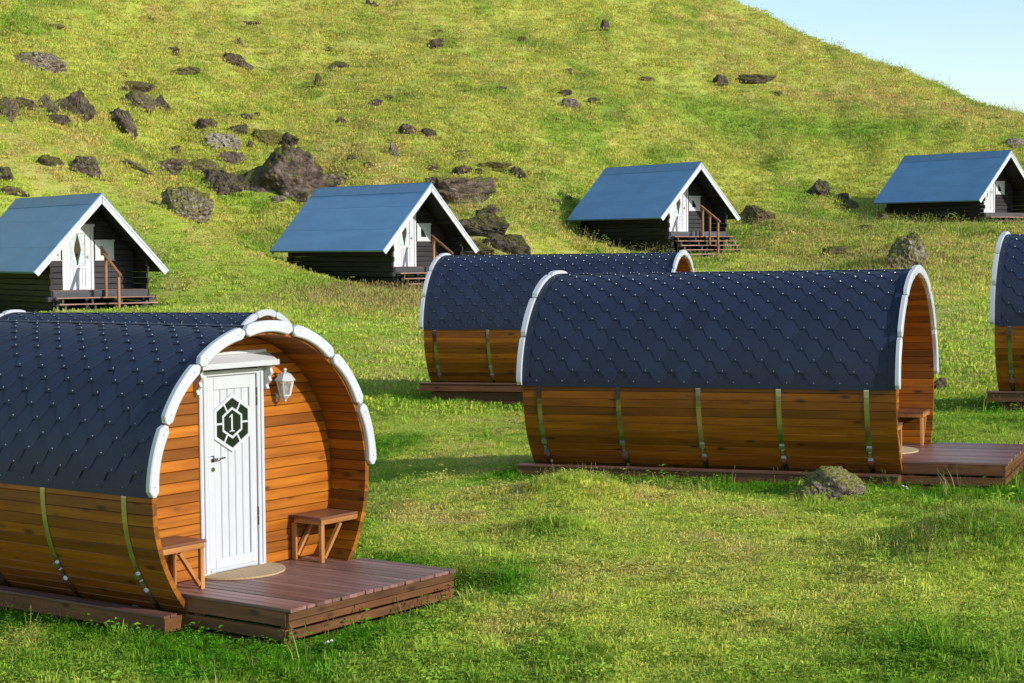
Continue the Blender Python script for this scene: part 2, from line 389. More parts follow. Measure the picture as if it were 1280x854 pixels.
# ground colour: patches of lush, yellowish and dry grass; lush also paints the nearest barrel's shade
def bdist(x, y):
    """distance to the nearest building edge"""
    best = np.full(np.shape(x), 99.0)
    for i, (fx, fy, yaw, hu, y0, y1, zt) in enumerate(FOOT):
        dx = x - fx; dy = y - fy; u = dx * math.cos(yaw) + dy * math.sin(yaw); v = -dx * math.sin(yaw) + dy * math.cos(yaw)
        hu2 = 1.12 if i < 5 else 1.5
        dd = np.hypot(np.maximum(np.abs(u) - hu2, 0), np.maximum(np.maximum((y0 - .1) - v, v - y1), 0))
        best = np.minimum(best, dd)
    return best
def patches(x, y):
    bd = bdist(x, y)
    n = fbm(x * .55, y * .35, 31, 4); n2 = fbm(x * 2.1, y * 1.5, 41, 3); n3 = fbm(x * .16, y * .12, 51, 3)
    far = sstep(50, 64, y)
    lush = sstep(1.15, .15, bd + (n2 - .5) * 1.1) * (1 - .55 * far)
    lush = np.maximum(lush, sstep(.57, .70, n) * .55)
    for cx, cy, rx, ry in LUSH_SHADE:
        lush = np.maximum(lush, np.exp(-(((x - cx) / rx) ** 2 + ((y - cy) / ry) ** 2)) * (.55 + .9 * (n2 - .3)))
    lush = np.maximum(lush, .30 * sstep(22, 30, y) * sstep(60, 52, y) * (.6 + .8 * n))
    dry = sstep(.52, .72, n3 * .5 + n2 * .5) * .75 * (1 - lush)
    for cx, cy, rx, ry, s in DRY:
        dry = np.maximum(dry, s * np.exp(-(((x - cx) / rx) ** 2 + ((y - cy) / ry) ** 2)) * sstep(.25, .6, n2))
    trk = y * .42 + x * .10 + 3.2 * fbm(x * .09, y * .12, 71, 3); trk = np.abs(trk - np.round(trk))
    dry = np.maximum(dry, .55 * sstep(.10, .03, trk) * sstep(.42, .62, fbm(x * .12, y * .2, 81, 3)) * far * (1 - .6 * lush))
    return np.clip(lush, 0, 1), np.clip(dry, 0, 1), n2, far
LUSH_SHADE = []; DRY = []
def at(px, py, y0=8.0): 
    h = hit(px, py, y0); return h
for px, py, rx, ry in [(40,835,1.1,.7),(180,835,1.0,.6),(300,838,1,.6),(420,825,.9,.6),(520,770,.6,.6),(610,735,.5,.6),(760,600,2.5,.5),(1180,600,1.6,.45),(1238,660,.7,.6),(690,662,.35,.3),(1180,815,1.1,.9),(1130,850,1.2,.7),(560,500,1.5,1.2),(1235,530,1.2,1.5),(900,300,2.5,2),(760,306,3,2.5),(1180,290,4,2),(420,360,3.5,2.5),(900,150,4,2.5),(1060,165,6,1.6)]:  # lush grass; the ones before the nearest barrel also put its shade into the green
    h = at(px, py); LUSH_SHADE.append((h[0], h[1], rx, ry))
for px, py, rx, ry, s in [(480,380,3.2,2.5,.8),(1150,390,1.6,4,.5),(1110,128,9,3.5,.95),(1200,140,7,2.5,.8),(960,45,5,4,.7),(1050,82,5,4,.7),(1150,118,5,4,.6),(1000,100,9,5,.45),(620,300,1.6,2.5,.7),(880,700,2,1.2,.4),(700,110,10,6,.3),(1060,320,2.5,1.5,.3),(1230,330,3,3,.3),(600,60,14,8,.3),(330,20,12,6,.3)]:
    h = at(px, py); DRY.append((h[0], h[1], rx, ry, s))
def gcol(x, y, jit=0.):
    lush, dry, n2, far = patches(x, y)
    base = np.stack([.53 + .10 * n2, .61 + .06 * n2, .085 + .03 * n2], -1)
    hillc = np.stack([.465 + .11 * n2, .525 + .05 * n2, .085 + .03 * n2], -1)
    c = base * (1 - far[..., None]) + hillc * far[..., None]
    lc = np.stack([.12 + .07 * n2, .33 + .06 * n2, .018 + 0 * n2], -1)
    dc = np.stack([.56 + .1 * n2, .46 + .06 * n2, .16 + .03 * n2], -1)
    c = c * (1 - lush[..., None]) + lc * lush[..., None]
    c = c * (1 - dry[..., None]) + dc * dry[..., None]
    if jit: c = c * (1 + (np.random.rand(*x.shape, 1) - .5) * jit) * (1 + (np.random.rand(*c.shape) - .5) * jit * .3)
    return c
# one sheet to the horizon
ys = [-60, -40, -25, -14, -6, 0, 4, 7, 9]; y = 10.0
while y < 126: ys.append(y); y += .09 + max(0, y - 14) * .0058
while y < 1500: ys.append(y); y *= 1.13
ys = np.array(ys)
as_ = np.concatenate([-np.geomspace(4.5, .36, 22), np.linspace(-.35, .37, 400), np.geomspace(.38, 4.5, 22)])
AA, YY = np.meshgrid(as_, ys); XX = AA * (np.maximum(YY, 0) + 6)
gx, gy = XX.ravel(), YY.ravel()
gz = heights(gx, gy)
nr, nc = AA.shape
idx = np.arange(nr * nc).reshape(nr, nc)
quads = np.stack([idx[:-1, :-1], idx[:-1, 1:], idx[1:, 1:], idx[1:, :-1]], -1).reshape(-1, 4)
me = bpy.data.meshes.new('grass_ground'); me.vertices.add(nr * nc); me.vertices.foreach_set('co', np.stack([gx, gy, gz], 1).ravel())
me.loops.add(quads.size); me.loops.foreach_set('vertex_index', quads.ravel()); me.polygons.add(len(quads))
me.polygons.foreach_set('loop_start', np.arange(len(quads)) * 4); me.polygons.foreach_set('loop_total', np.full(len(quads), 4))
me.polygons.foreach_set('use_smooth', np.ones(len(quads), bool)); me.update()
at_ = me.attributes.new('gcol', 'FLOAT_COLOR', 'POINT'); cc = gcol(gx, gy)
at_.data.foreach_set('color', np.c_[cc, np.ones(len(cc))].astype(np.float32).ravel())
m, nt, b, N, Lk = newmat('turf')
a = N('ShaderNodeAttribute'); a.attribute_name = 'gcol'
v = coords(nt, (1, 1, 1), False)
f1 = noise(nt, v, 9, 6, .65); f2 = noise(nt, v, 45, 4, .7)
c = mixc(nt, 1.0, a.outputs['Color'], ramp(nt, f1, [(.3, (.76, .80, .78)), (.52, (.96, .97, .96)), (.72, (1.1, 1.05, 1.0))]), 'MULTIPLY')
c = mixc(nt, 1.0, c, ramp(nt, f2, [(.3, (.78, .8, .78)), (.7, (1.15, 1.12, 1.1))]), 'MULTIPLY')
soil = ramp(nt, noise(nt, v, 2.7, 7, .7), [(.70, (0, 0, 0)), (.82, (.6, .6, .6))])
c = mixc(nt, soil, c, (.10, .075, .035))
Lk(c, b.inputs['Base Color']); b.inputs['Roughness'].default_value = .95; b.inputs['Specular IOR Level'].default_value = .1
bump(nt, b, f2, .9, .06)
me.materials.append(m)
tag(inst('ground', me), 'grass covered ground rising into a hillside', None, None, 'structure')
# ------------------------------------------------------------------ barrel cabins
CZ = 1.12                                   # local height of the barrel's axis above its base
RB, ASP = 1.25, 1.018
LEN = 4.2
def root_mat(x, y, z, yaw, t, dz):
    u = Vector((math.cos(yaw), math.sin(yaw), 0)); n = Vector((math.sin(yaw) * math.cos(t), -math.cos(yaw) * math.cos(t), math.sin(t)))
    b = -n; wv = u.cross(b)
    o = Vector((x, y, z + HC)) - wv * dz
    return Matrix(((u.x, b.x, wv.x, o.x), (u.y, b.y, wv.y, o.y), (u.z, b.z, wv.z, o.z), (0, 0, 0, 1)))
def el(r, th): return (r * math.cos(th), r * ASP * math.sin(th) + CZ)
def arcmesh(name, r0, r1, t0, t1, y0, y1, n, mat, chamf=0., round_=False):
    """curved board between two radii"""
    mb = MB(); k = n + 1; vs = []
    for i in range(k):
        t = t0 + (t1 - t0) * i / n
        s0, s1 = r0, r1
        if round_:
            e = min(i, n - i) / n
            q = max(0, 1 - e / .10); ins = (1 - math.sqrt(max(0, 1 - q * q))) * (r1 - r0) * .42
            s0 += ins; s1 -= ins
        for r, y in ((s0, y0), (s1 - 0, y0 + chamf), (s1, y1), (s0, y1)):
            x, z = el(r, t); vs.append((x, y, z))
        if chamf:
            x, z = el(s1 - chamf, t); vs[-4] = (*[el(s0 + chamf, t)[0], y0], el(s0 + chamf, t)[1])
    m = 4
    fs = [(i*m+j, i*m+(j+1) % m, (i+1)*m+(j+1) % m, (i+1)*m+j) for i in range(n) for j in range(m)]
    fs += [(0, 1, 2, 3), tuple(n*m + j for j in (3, 2, 1, 0))]
    mb.add(vs, fs); return mb.mesh(name, mat)
def trim_mesh(name, t0, t1, y0, y1, r0, r1, mat):
    """curved white board with rounded ends and eased edges"""
    n = 14; mb = MB(); vs = []; e = .008
    for i in range(n + 1):
        f = i / n; t = t0 + (t1 - t0) * f
        q = max(0, 1 - min(f, 1 - f) / .11); ins = (1 - math.sqrt(max(0, 1 - q * q))) * (r1 - r0) * .36
        bow = .018 * (1 - (2 * f - 1) ** 2)                    # inner edge is flatter than the arc
        a, b = r0 + ins + bow - .012, r1 - ins + .004 * (1 - (2 * f - 1) ** 2)
        for r, y in ((a, y1), (a, y0 + e), (a + e, y0), (b - e, y0), (b, y0 + e), (b, y1)):
            x, z = el(r, t); vs.append((x, y, z))
    m = 6
    fs = [(i*m+j, i*m+(j+1) % m, (i+1)*m+(j+1) % m, (i+1)*m+j) for i in range(n) for j in range(m)]
    fs += [tuple(range(m)), tuple(n*m + j for j in range(m - 1, -1, -1))]
    mb.add(vs, fs)
    if y0 < y1:                                    # screw heads
        for f in (.14, .86):
            t = t0 + (t1 - t0) * f; cx, cz = el((r0 + r1) / 2, t)
            mb.add([(cx + .0065 * math.cos(q * math.pi / 4), y0 - .0012, cz + .0065 * math.sin(q * math.pi / 4)) for q in range(8)], [tuple(range(8))], 1)
    return mb.mesh(name, mat, M['zinc'])

# shared meshes -------------------------------------------------------
NS = 88
STAVES = []
for i in range(NS):
    t0 = 2 * math.pi * i / NS; t1 = 2 * math.pi * (i + 1) / NS; g = .001 / RB; ch = .0045
    jit = random.uniform(-.0012, .0012)
    prof = [el(RB + jit - ch, t0 + g), el(RB + jit, t0 + g + ch * .8 / RB), el(RB + jit, t1 - g - ch * .8 / RB), el(RB + jit - ch, t1 - g),
            el(RB - .040, t1 - g), el(RB - .045, t1 - g - ch * .7 / RB), el(RB - .045, t0 + g + ch * .7 / RB), el(RB - .040, t0 + g)]
    mb = MB(); mb.prism(prof, 1, 0.0 + random.uniform(0, .003), LEN)
    STAVES.append(mb.mesh('stave', M['stave']))
RR = RB + .012
TH0 = math.asin(.09 / (RR * ASP)); NROW = 16; DTH = (math.pi / 2 - TH0) / (NROW - .35)
CW = .285; NCOL = 15
def tile_verts(th, yc, lo, hi, bulge):
    hw = CW / 2
    prof = [(0, .040), (.5, .0712), (1, hw - .040), (1.06, hw - .0015), (2.0, hw - .0015)]
    rad = [RR + .0100, RR + .0088, RR + .0076, RR + .0074, RR + .002]
    L_ = [];  Rr = []
    for (s, t), r in zip(prof, rad):
        x, z = el(r, th + s * DTH)
        L_.append((x, min(max(yc - t, lo), hi), z)); Rr.append((x, min(max(yc + t, lo), hi), z))
    return L_, Rr
def add_tile(mb, th, yc, lo, hi, mirror=False):
    L_, Rr = tile_verts(th, yc, lo, hi, 0)
    n = len(L_); vs = L_ + Rr
    low = []
    for k in range(3):
        for P in (L_[k], Rr[k]):
            f = (RR - .001) / (RR + .0100 - .0012 * k); low.append((P[0] * f, P[1], (P[2] - CZ) * f + CZ))
    vs = vs + low
    b = 2 * n
    fs = [(k, k+1, n+k+1, n+k) for k in range(n - 1)]
    fs += [(0, n, b+1, b), (0, b, b+2, 1), (1, b+2, b+4, 2), (n, n+1, b+3, b+1), (n+1, n+2, b+5, b+3)]
    if mirror: vs = [(-x, y, z) for x, y, z in vs]
    mb.add(vs, fs)
TILE = {}; FAR = MB(); NAILS = MB()
ROWCOL = []
for r in range(NROW):
    th = TH0 + r * DTH; off = CW / 2 if r % 2 else 0
    for c in range(NCOL + 1):
        yc = .02 + off + c * CW
        if yc - CW / 2 > LEN - .03 or yc < 0: continue
        loc_lo, loc_hi = max(.012, yc - CW / 2) - yc, min(LEN - .012, yc + CW / 2) - yc
        if loc_hi - loc_lo < .03: continue
        key = (r, round(loc_lo, 3), round(loc_hi, 3))
        if key not in TILE:
            mb = MB(); add_tile(mb, math.pi - th, 0, loc_lo, loc_hi) if False else add_tile(mb, th, 0, loc_lo, loc_hi, True)
            TILE[key] = mb.mesh('shingle', M['shingle'])
        ROWCOL.append((key, yc))
        add_tile(FAR, th, yc, .012, LEN - .012)
        if .03 < yc < LEN - .03 and r < NROW:
            for sg in (-1, 1):
                x, z = el(RR + .0125, th + .16 * DTH); x *= sg; jx = random.uniform(-.012, .012)
                nx, nz = el(RR + .021, th + .16 * DTH); nx *= sg
                q = .006; tx, tz = el(RR + .0125, th + .16 * DTH + q / RR); tx *= sg
                NAILS.add([(x, yc+jx-q, z), (tx, yc+jx, tz), (x, yc+jx+q, z), (2*x-tx, yc+jx, 2*z-tz), (nx, yc+jx, nz)], [(0,1,4),(1,2,4),(2,3,4),(3,0,4)])
FARM = FAR.mesh('shingle_field', M['shingle']); NAILM = NAILS.mesh('nail_heads', M['nail'])
SHEET = arcmesh('roof_sheet', RB + .002, RR, TH0 - .01, math.pi - TH0 + .01, .006, LEN - .006, 60, M['shingle'])
RIDGE = arcmesh('ridge_strip', RR + .011, RR + .0135, math.pi / 2 - .085, math.pi / 2 + .085, .004, LEN - .004, 6, M['shingle'])
EDGE0 = arcmesh('edge_strip', RR + .013, RR + .017, TH0 - .004, math.pi - TH0 + .004, .003, .085, 40, M['shingle'])
EDGE1 = arcmesh('edge_strip', RR + .013, RR + .017, TH0 - .004, math.pi - TH0 + .004, LEN - .085, LEN - .003, 40, M['shingle'])
EAVE = [arcmesh('eave_strip', RR + .001, RR + .0075, a, b, .008, LEN - .008, 3, M['shingle']) for a, b in ((TH0 - .035, TH0 + .045), (math.pi - TH0 - .045, math.pi - TH0 + .035))]
TR = []
A0, A1 = R(2.2), R(177.8); NT = 7
for k in range(NT):
    a = A0 + (A1 - A0) * k / NT; b = A0 + (A1 - A0) * (k + 1) / NT; g = .0055
    TR.append((trim_mesh('trim_board', a + g, b - g, -.045, 0.002, 1.222, 1.313, M['white']),
               trim_mesh('trim_board', a + g, b - g, LEN + .045, LEN - .002, 1.222, 1.313, M['white'])))
STRAPY = [.31, 1.25, 2.14, 3.06, 4.0]
STRAP = {}
for sg in (0, 1):
    a, b = (R(4), R(-57)) if sg else (R(176), R(237))
    STRAP[sg] = arcmesh('steel_strap', RB + .001, RB + .0045, a, b, -.027, .027, 22, M['steel'])
    mb = MB()
    for t_, hw, hh, out in ((-27.5, .03, .022, .02), (-31, .014, .03, .014), (-34.5, .034, .014, .02), (-38, .02, .05, .008)):
        t = R(t_) if sg else math.pi - R(t_)
        x, z = el(RB + .005 + out / 2, t); dx, dz = math.cos(t), math.sin(t)
        tx, tz = -dz, dx
        vs = []
        for yy in (-hw, hw):
            for p, q in ((-out/2, -hh), (out/2, -hh), (out/2, hh), (-out/2, hh)):
                vs.append((x + p*dx + q*tx, yy, z + p*dz + q*tz))
        mb.add(vs, [(0,1,2,3),(7,6,5,4),(0,4,5,1),(1,5,6,2),(2,6,7,3),(3,7,4,0)])
    STRAP[(sg, 'b')] = mb.mesh('buckle', M['buckle'])
# facade boards
FY = .40; FB = []
zrow = -.73; DECKW = -.73
def halfw(w_): 
    q = (w_ / ASP) / (RB - .047); return (RB - .047) * math.sqrt(max(0, 1 - q * q))
pitch = .0885; k = 0
while zrow < 1.2:
    z0, z1 = zrow + .002, zrow + pitch - .002
    h0, h1 = halfw(z0), halfw(min(z1, 1.215))
    if min(h0, h1) < .05: break
    spans = [(-1, 1)] if z0 > .955 else [(-1, -.37), (.37, 1)]
    for s0, s1 in spans:
        a0 = -h0 if s0 == -1 else s0; a1 = -h1 if s0 == -1 else s0
        b0 = h0 if s1 == 1 else s1; b1 = h1 if s1 == 1 else s1
        e = .006
        fr = [(a0, z0 + e), (b0, z0 + e), (b1, z1 - e), (a1, z1 - e)]; ou = [(a0, z0), (b0, z0), (b1, z1), (a1, z1)]
        mb = MB(); vs = [(x, FY, z + CZ) for x, z in fr] + [(x, FY + e, z + CZ) for x, z in ou] + [(x, FY + .03, z + CZ) for x, z in ou]
        mb.add(vs, [(0,1,2,3)] + [(i, i+4, (i+1) % 4 + 4, (i+1) % 4) for i in range(4)] + [(i+4, i+8, (i+1) % 4 + 8, (i+1) % 4 + 4) for i in range(4)] + [(11,10,9,8)])
        FB.append(mb.mesh('facade_board', M['board']))
    zrow += pitch
mb = MB(); mb.prism([el(RB - .05, 2 * math.pi * i / 40) for i in range(40)], 1, FY + .032, FY + .06); BACKING = mb.mesh('facade_backing', M['dark'])
mb = MB(); mb.prism([el(RB - .05, 2 * math.pi * i / 40) for i in range(40)], 1, LEN - .22, LEN - .17); BACKW = mb.mesh('back_wall', M['board'])

HEX = [(0, .207), (.180, .101), (.180, -.101), (0, -.207), (-.180, -.101), (-.180, .101)]; HZ = .495
def ring(mb, outer, inner, y0, y1):
    n = len(outer); vs = [(x, y0, z) for x, z in outer] + [(x, y0, z) for x, z in inner] + [(x, y1, z) for x, z in outer] + [(x, y1, z) for x, z in inner]
    fs = []
    for i in range(n):
        j = (i + 1) % n
        fs += [(i, j, n+j, n+i), (2*n+i, 3*n+i, 3*n+j, 2*n+j), (i, 2*n+i, 2*n+j, j), (n+i, n+j, 3*n+j, 3*n+i)]
    mb.add(vs, fs)
def hexs(f, dx=0): return [(x * f, z * f + HZ + CZ) for x, z in HEX]
def door_parts(root, number):
    # frame
    fr = inst('door_frame', DM['frame'], root)
    d = inst('door', DM['door'], root)
    for nme in ('door_board', 'door_board', 'door_board', 'door_board', 'door_board'):
        pass
    for me_ in DM['boards']: inst('door_board', me_, d)
    inst('hexagonal_window_frame', DM['hex'], d); inst('window_pane', DM['pane'], d)
    if number: inst('number', DM['one'], d)
    inst('handle', DM['handle'], d); inst('keyhole_plate', DM['key'], d); inst('kick_board', DM['kick'], d)
    for me_ in DM['hinges']: inst('hinge', me_, fr)
    l = inst('door_lintel', DM['lintel'], root)
    for me_ in DM['brackets']: inst('scalloped_bracket', me_, l)
DM = {}
W_ = lambda z: z + CZ
mb = MB()
for a, b in (((-.375, FY-.02, W_(-.725)), (-.285, FY+.03, W_(.93))), ((.285, FY-.02, W_(-.725)), (.365, FY+.03, W_(.93)))): mb.box(a, b, 0, .006)
mb.box((-.2848, FY-.018, W_(.888)), (.2848, FY+.03, W_(.93)), 0, .005)
mb.box((-.34, FY-.032, W_(-.70)), (-.325, FY-.02, W_(.90)), 0, .004); mb.box((.318, FY-.032, W_(-.70)), (.333, FY-.02, W_(.90)), 0, .004)
DM['frame'] = mb.mesh('door_frame', M['white'])
mb = MB()   # stiles and rails around the boards
mb.box((-.279, FY-.006, W_(-.715)), (-.205, FY+.03, W_(.882)), 0, .004); mb.box((.205, FY-.006, W_(-.715)), (.279, FY+.03, W_(.882)), 0, .004)
mb.box((-.2045, FY-.006, W_(.775)), (.2045, FY+.03, W_(.882)), 0, .004); mb.box((-.2045, FY-.006, W_(-.715)), (.2045, FY+.03, W_(-.60)), 0, .004)
DM['door'] = mb.mesh('door', M['white'])
DM['boards'] = []
for i in range(5):
    x0 = -.204 + i * .0816
    mb = MB(); mb.box((x0 + .002, FY+.004, W_(-.5995)), (x0 + .0796, FY+.024, W_(.7745)), 0, .006); DM['boards'].append(mb.mesh('door_board', M['white']))
mb = MB(); ring(mb, hexs(1.16), hexs(1.0), FY-.010, FY+.004)
ring(mb, hexs(.63), hexs(.53), FY-.009, FY+.001)
hx = hexs(1.0); ih = hexs(.62)
for i in range(6):
    j = (i + 1) % 6
    p = ((hx[i][0] + hx[j][0]) / 2, (hx[i][1] + hx[j][1]) / 2); q = ((ih[i][0] + ih[j][0]) / 2, (ih[i][1] + ih[j][1]) / 2)
    mb.bar((p[0], FY-.003, p[1]), (q[0], FY-.003, q[1]), .016, .008, 0, (0, 1, 0))
DM['hex'] = mb.mesh('hexagonal_window_frame', M['white'])
mb = MB(); mb.prism([(x, z) for x, z in hexs(1.01)], 1, FY-.001, FY+.0035); DM['pane'] = mb.mesh('window_pane', M['pane'])
mb = MB()   # the numeral 1
zc = HZ + CZ
mb.prism([(-.009, zc-.062), (.009, zc-.062), (.009, zc+.072), (-.002, zc+.072), (-.009, zc+.066)], 1, FY-.0042, FY-.0015)
mb.prism([(-.030, zc-.072), (.030, zc-.072), (.030, zc-.066), (.010, zc-.0618), (-.010, zc-.0618), (-.030, zc-.066)], 1, FY-.0042, FY-.0015)
mb.prism([(-.0092, zc+.052), (-.0092, zc+.066), (-.030, zc+.050), (-.029, zc+.044)], 1, FY-.0042, FY-.0015)
DM['one'] = mb.mesh('number', M['white'])
mb = MB(); mb.box((-.247, FY-.012, W_(.192)), (-.213, FY-.0065, W_(.245)), 0, .004)
mb.tube([(-.23, FY-.012, W_(.217)), (-.23, FY-.05, W_(.217)), (-.20, FY-.056, W_(.219)), (-.13, FY-.05, W_(.224))], [.011, .010, .009, .007], 8)
DM['handle'] = mb.mesh('handle', M['brass'], smooth=True)
mb = MB(); mb.tube([(-.23, FY-.014, W_(.133)), (-.23, FY-.0065, W_(.133))], .018, 12); DM['key'] = mb.mesh('keyhole_plate', M['brass'])
mb = MB(); mb.box((-.265, FY-.013, W_(-.705)), (.265, FY-.0065, W_(-.685)), 0, .003)
for i in range(24): mb.box((-.255 + i * .022, FY-.012, W_(-.684)), (-.245 + i * .022, FY-.0065, W_(-.679)))
DM['kick'] = mb.mesh('kick_board', M['white'])
DM['hinges'] = []
for z in (.62, -.38):
    mb = MB(); mb.tube([(.283, FY-.012, W_(z)), (.283, FY-.012, W_(z + .075))], .007, 8); mb.tube([(.283, FY-.012, W_(z + .08)), (.283, FY-.012, W_(z + .15))], .007, 8)
    DM['hinges'].append(mb.mesh('hinge', M['ironwork']))
mb = MB()
mb.prism([(FY-.135, W_(.955)), (FY+.0, W_(.955)), (FY+.0, W_(1.055)), (FY-.03, W_(1.055)), (FY-.135, W_(.995))], 0, -.445, .415)
mb.box((-.455, FY-.145, W_(.953)), (.425, FY-.1355, W_(1.0)), 0, .003)
mb.box((-.41, FY-.04, W_(1.0555)), (.38, FY-.002, W_(1.085)), 0, .004)
DM['lintel'] = mb.mesh('door_lintel', M['white'])
DM['brackets'] = []
for x in (-.42, .375):
    prof = [(FY, W_(.953))] + [(FY - .10 + .028 * math.sin(k / 12 * math.pi * 3) ** 2 * (.6 + k / 20) + .055 * (k / 12) ** 2, W_(.953 - .20 * k / 12)) for k in range(13)] + [(FY, W_(.745))]
    mb = MB(); mb.prism(prof, 0, x, x + .03); DM['brackets'].append(mb.mesh('scalloped_bracket', M['white']))
# wall lantern
mb = MB(); lx, ly = .535, FY - .10
def hexring(r, z, n=6):
    r *= .84; z = .915 + (z - .925) * .88
    return [(lx + r * math.cos(math.pi / 6 + i * math.pi / 3), ly + r * math.sin(math.pi / 6 + i * math.pi / 3), W_(z)) for i in range(n)]
def loft(mb, rings):
    n = len(rings[0]); vs = [p for r in rings for p in r]
    mb.add(vs, [(i*n+j, i*n+(j+1) % n, (i+1)*n+(j+1) % n, (i+1)*n+j) for i in range(len(rings)-1) for j in range(n)] + [tuple(range(n-1, -1, -1)), tuple(range((len(rings)-1)*n, len(rings)*n))])
loft(mb, [hexring(.108, .806), hexring(.108, .814), hexring(.088, .838), hexring(.06, .872), hexring(.03, .884), hexring(.016, .888), hexring(.016, .905), hexring(.022, .91), hexring(.016, .925)])
LROOF = mb.mesh('lantern_roof', M['white'])
mb = MB()
T_, B_ = hexring(.086, .806), hexring(.052, .668)
for i in range(6): mb.bar(T_[i], B_[i], .011, .011)
for i in range(6): mb.bar(B_[i], B_[(i+1) % 6], .012, .014); mb.bar(T_[i], T_[(i+1) % 6], .012, .012)
loft(mb, [hexring(.056, .662), hexring(.03, .636), hexring(.012, .622), hexring(.014, .612), hexring(.003, .603)])
mb.bar((lx, ly + .01, W_(.675)), (lx, FY, W_(.655)), .012, .012); mb.box((lx - .014, FY - .008, W_(.63)), (lx + .014, FY - .0005, W_(.70)), 0, .004)
LBODY = mb.mesh('wall_lantern', M['white'])
mb = MB(); loft(mb, [hexring(.049, .67), hexring(.082, .804)]); LGLASS = mb.mesh('lantern_glass', M['lglass'])
mb = MB(); mb.tube([(lx, ly, W_(.69)), (lx, ly, W_(.72)), (lx, ly, W_(.725)), (lx, ly, W_(.77)), (lx, ly, W_(.79))], [.012, .012, .02, .024, .006], 8); LBULB = mb.mesh('bulb', M['white'])

# ledges along both sides, skids
LED = []
for sg in (-1, 1):
    for x0, x1 in ((1.02, 1.085), (1.092, 1.155)):
        mb = MB(); mb.box((sg * x0, -.0, W_(-.885)), (sg * x1, LEN + .13, W_(-.862)), 0, .004); LED.append(('ledge_plank', mb.mesh('ledge_plank', M['ledge'])))
    mb = MB(); mb.box((sg * 1.105, .012, W_(-1.005)), (sg * 1.135, LEN + .12, W_(-.886)), 0, .004); LED.append(('fascia_board', mb.mesh('fascia_board', M['fascia_y'])))
    mb = MB(); mb.box((sg * .80, .012, W_(-1.0)), (sg * 1.104, .04, W_(-.886)), 0, .004); LED.append(('ledge_end_board', mb.mesh('ledge_end_board', M['fascia_x'])))
    mb = MB(); mb.box((sg * .80, LEN + .085, W_(-1.0)), (sg * 1.104, LEN + .113, W_(-.886)), 0, .004); LED.append(('ledge_end_board', mb.mesh('ledge_end_board', M['fascia_x'])))
    mb = MB(); mb.box((sg * .93, .10, W_(-1.22)), (sg * 1.03, LEN - .05, W_(-1.02)), 0, .004); LED.append(('skid_beam', mb.mesh('skid_beam', M['fascia_y'])))
PLATE = []
for sg in (-1, 1):
    for y in (LEN - .2, 2.25, .55):
        t = R(-44); x, z = el(RB + .004, t)
        mb = MB(); mb.bar((sg * x * 1.003, y, z - .045), (sg * (x * 1.003 + .04), y, z + .012), .065, .006, 0, (1, 0, 0)); PLATE.append(mb.mesh('zinc_plate', M['zinc']))

def barrel(key, label, full=True, number=False, lantern=True):
    x, y, z, yaw, t = BAR[key]
    root = empty('barrel_cabin', root_mat(x, y, z, yaw, t, CZ), label, 'barrel cabin', 'wooden barrel cabins on the meadow')
    for i, me_ in enumerate(STAVES): inst('stave', me_, root)
    rs = inst('roof_sheet', SHEET, root)
    for (kk, yc) in ROWCOL: inst('shingle', TILE[kk], root, (0, yc, 0))
    tag(inst('shingle_field', FARM, root), kind='stuff'); tag(inst('nail_heads', NAILM, root), kind='stuff')
    inst('ridge_strip', RIDGE, root); inst('edge_strip', EDGE0, root); inst('edge_strip', EDGE1, root)
    for e in EAVE: inst('eave_strip', e, root)
    for a, b in TR: inst('trim_board', a, root); inst('trim_board', b, root)
    for sg in (0, 1):
        for yy in STRAPY:
            s_ = inst('steel_strap', STRAP[sg], root, (0, yy, 0)); inst('buckle', STRAP[(sg, 'b')], s_)
    for me_ in FB: inst('facade_board', me_, root)
    inst('facade_backing', BACKING, root); inst('back_wall', BACKW, root)
    door_parts(root, number)
    if lantern:
        l = inst('wall_lantern', LBODY, root); inst('lantern_roof', LROOF, l); inst('lantern_glass', LGLASS, l); inst('bulb', LBULB, l)
    for nme, me_ in LED: inst(nme, me_, root)
    for me_ in PLATE: inst('zinc_plate', me_, root)
    return root

# decks -----------------------------------------------------------------
DK = []
U0, U1, Y0, Y1 = -.925, 1.075, -1.08, .395
n = 21; pw = (U1 - U0) / n
for i in range(n):
    x0 = U0 + i * pw; mb = MB()
    xa = x0 + .0035; xb = x0 + pw - .0035
    hw_ = halfw(-.75) - .005
    back = Y1 if (abs(xa) < hw_ and abs(xb) < hw_) else -.05
    mb.box((xa, Y0 + random.uniform(-.006, .008), -.026), (xb, back, 0.0 + random.uniform(-.001, .001)), 0, .004)
    DK.append(('deck_board', mb.mesh('deck_board', M['deck'])))
def dbox(nm, a, b, mat): 
    mb = MB(); mb.box(a, b, 0, .004); DK.append((nm, mb.mesh(nm, mat)))
for z0, z1 in ((-.093, -.0275), (-.15, -.097), (-.235, -.168)):
    dbox('front_fascia', (U0 + .012, Y0 + .02, z0), (U1 - .012, Y0 + .048, z1), M['fascia_x'])
for z0, z1 in ((-.135, -.0275), (-.245, -.157), (-.345, -.268)):
    dbox('side_fascia', (U0 + .004, Y0 + .049, z0), (U0 + .034, .03, z1), M['fascia_y'])
    dbox('side_fascia', (U1 - .034, Y0 + .049, z0), (U1 - .004, .03, z1), M['fascia_y'])
for xx in (-.7, -.2, .3, .8): dbox('joist', (xx, Y0 + .049, -.13), (xx + .05, .0, -.0275), M['fascia_y'])
for xx in (U0 + .036, U1 - .1):
    for yy in (Y0 + .06, -.12): dbox('post', (xx, yy, -.42), (xx + .07, yy + .07, -.0275), M['fascia_x'])
def deck(key, label):
    x, y, z, yaw, t = BAR[key]
    root = empty('wooden_deck', root_mat(x, y, z, yaw, t, .73), label, 'deck', 'wooden decks in front of the barrel cabins')
    for nm, me_ in DK: inst(nm, me_, root)
    return root
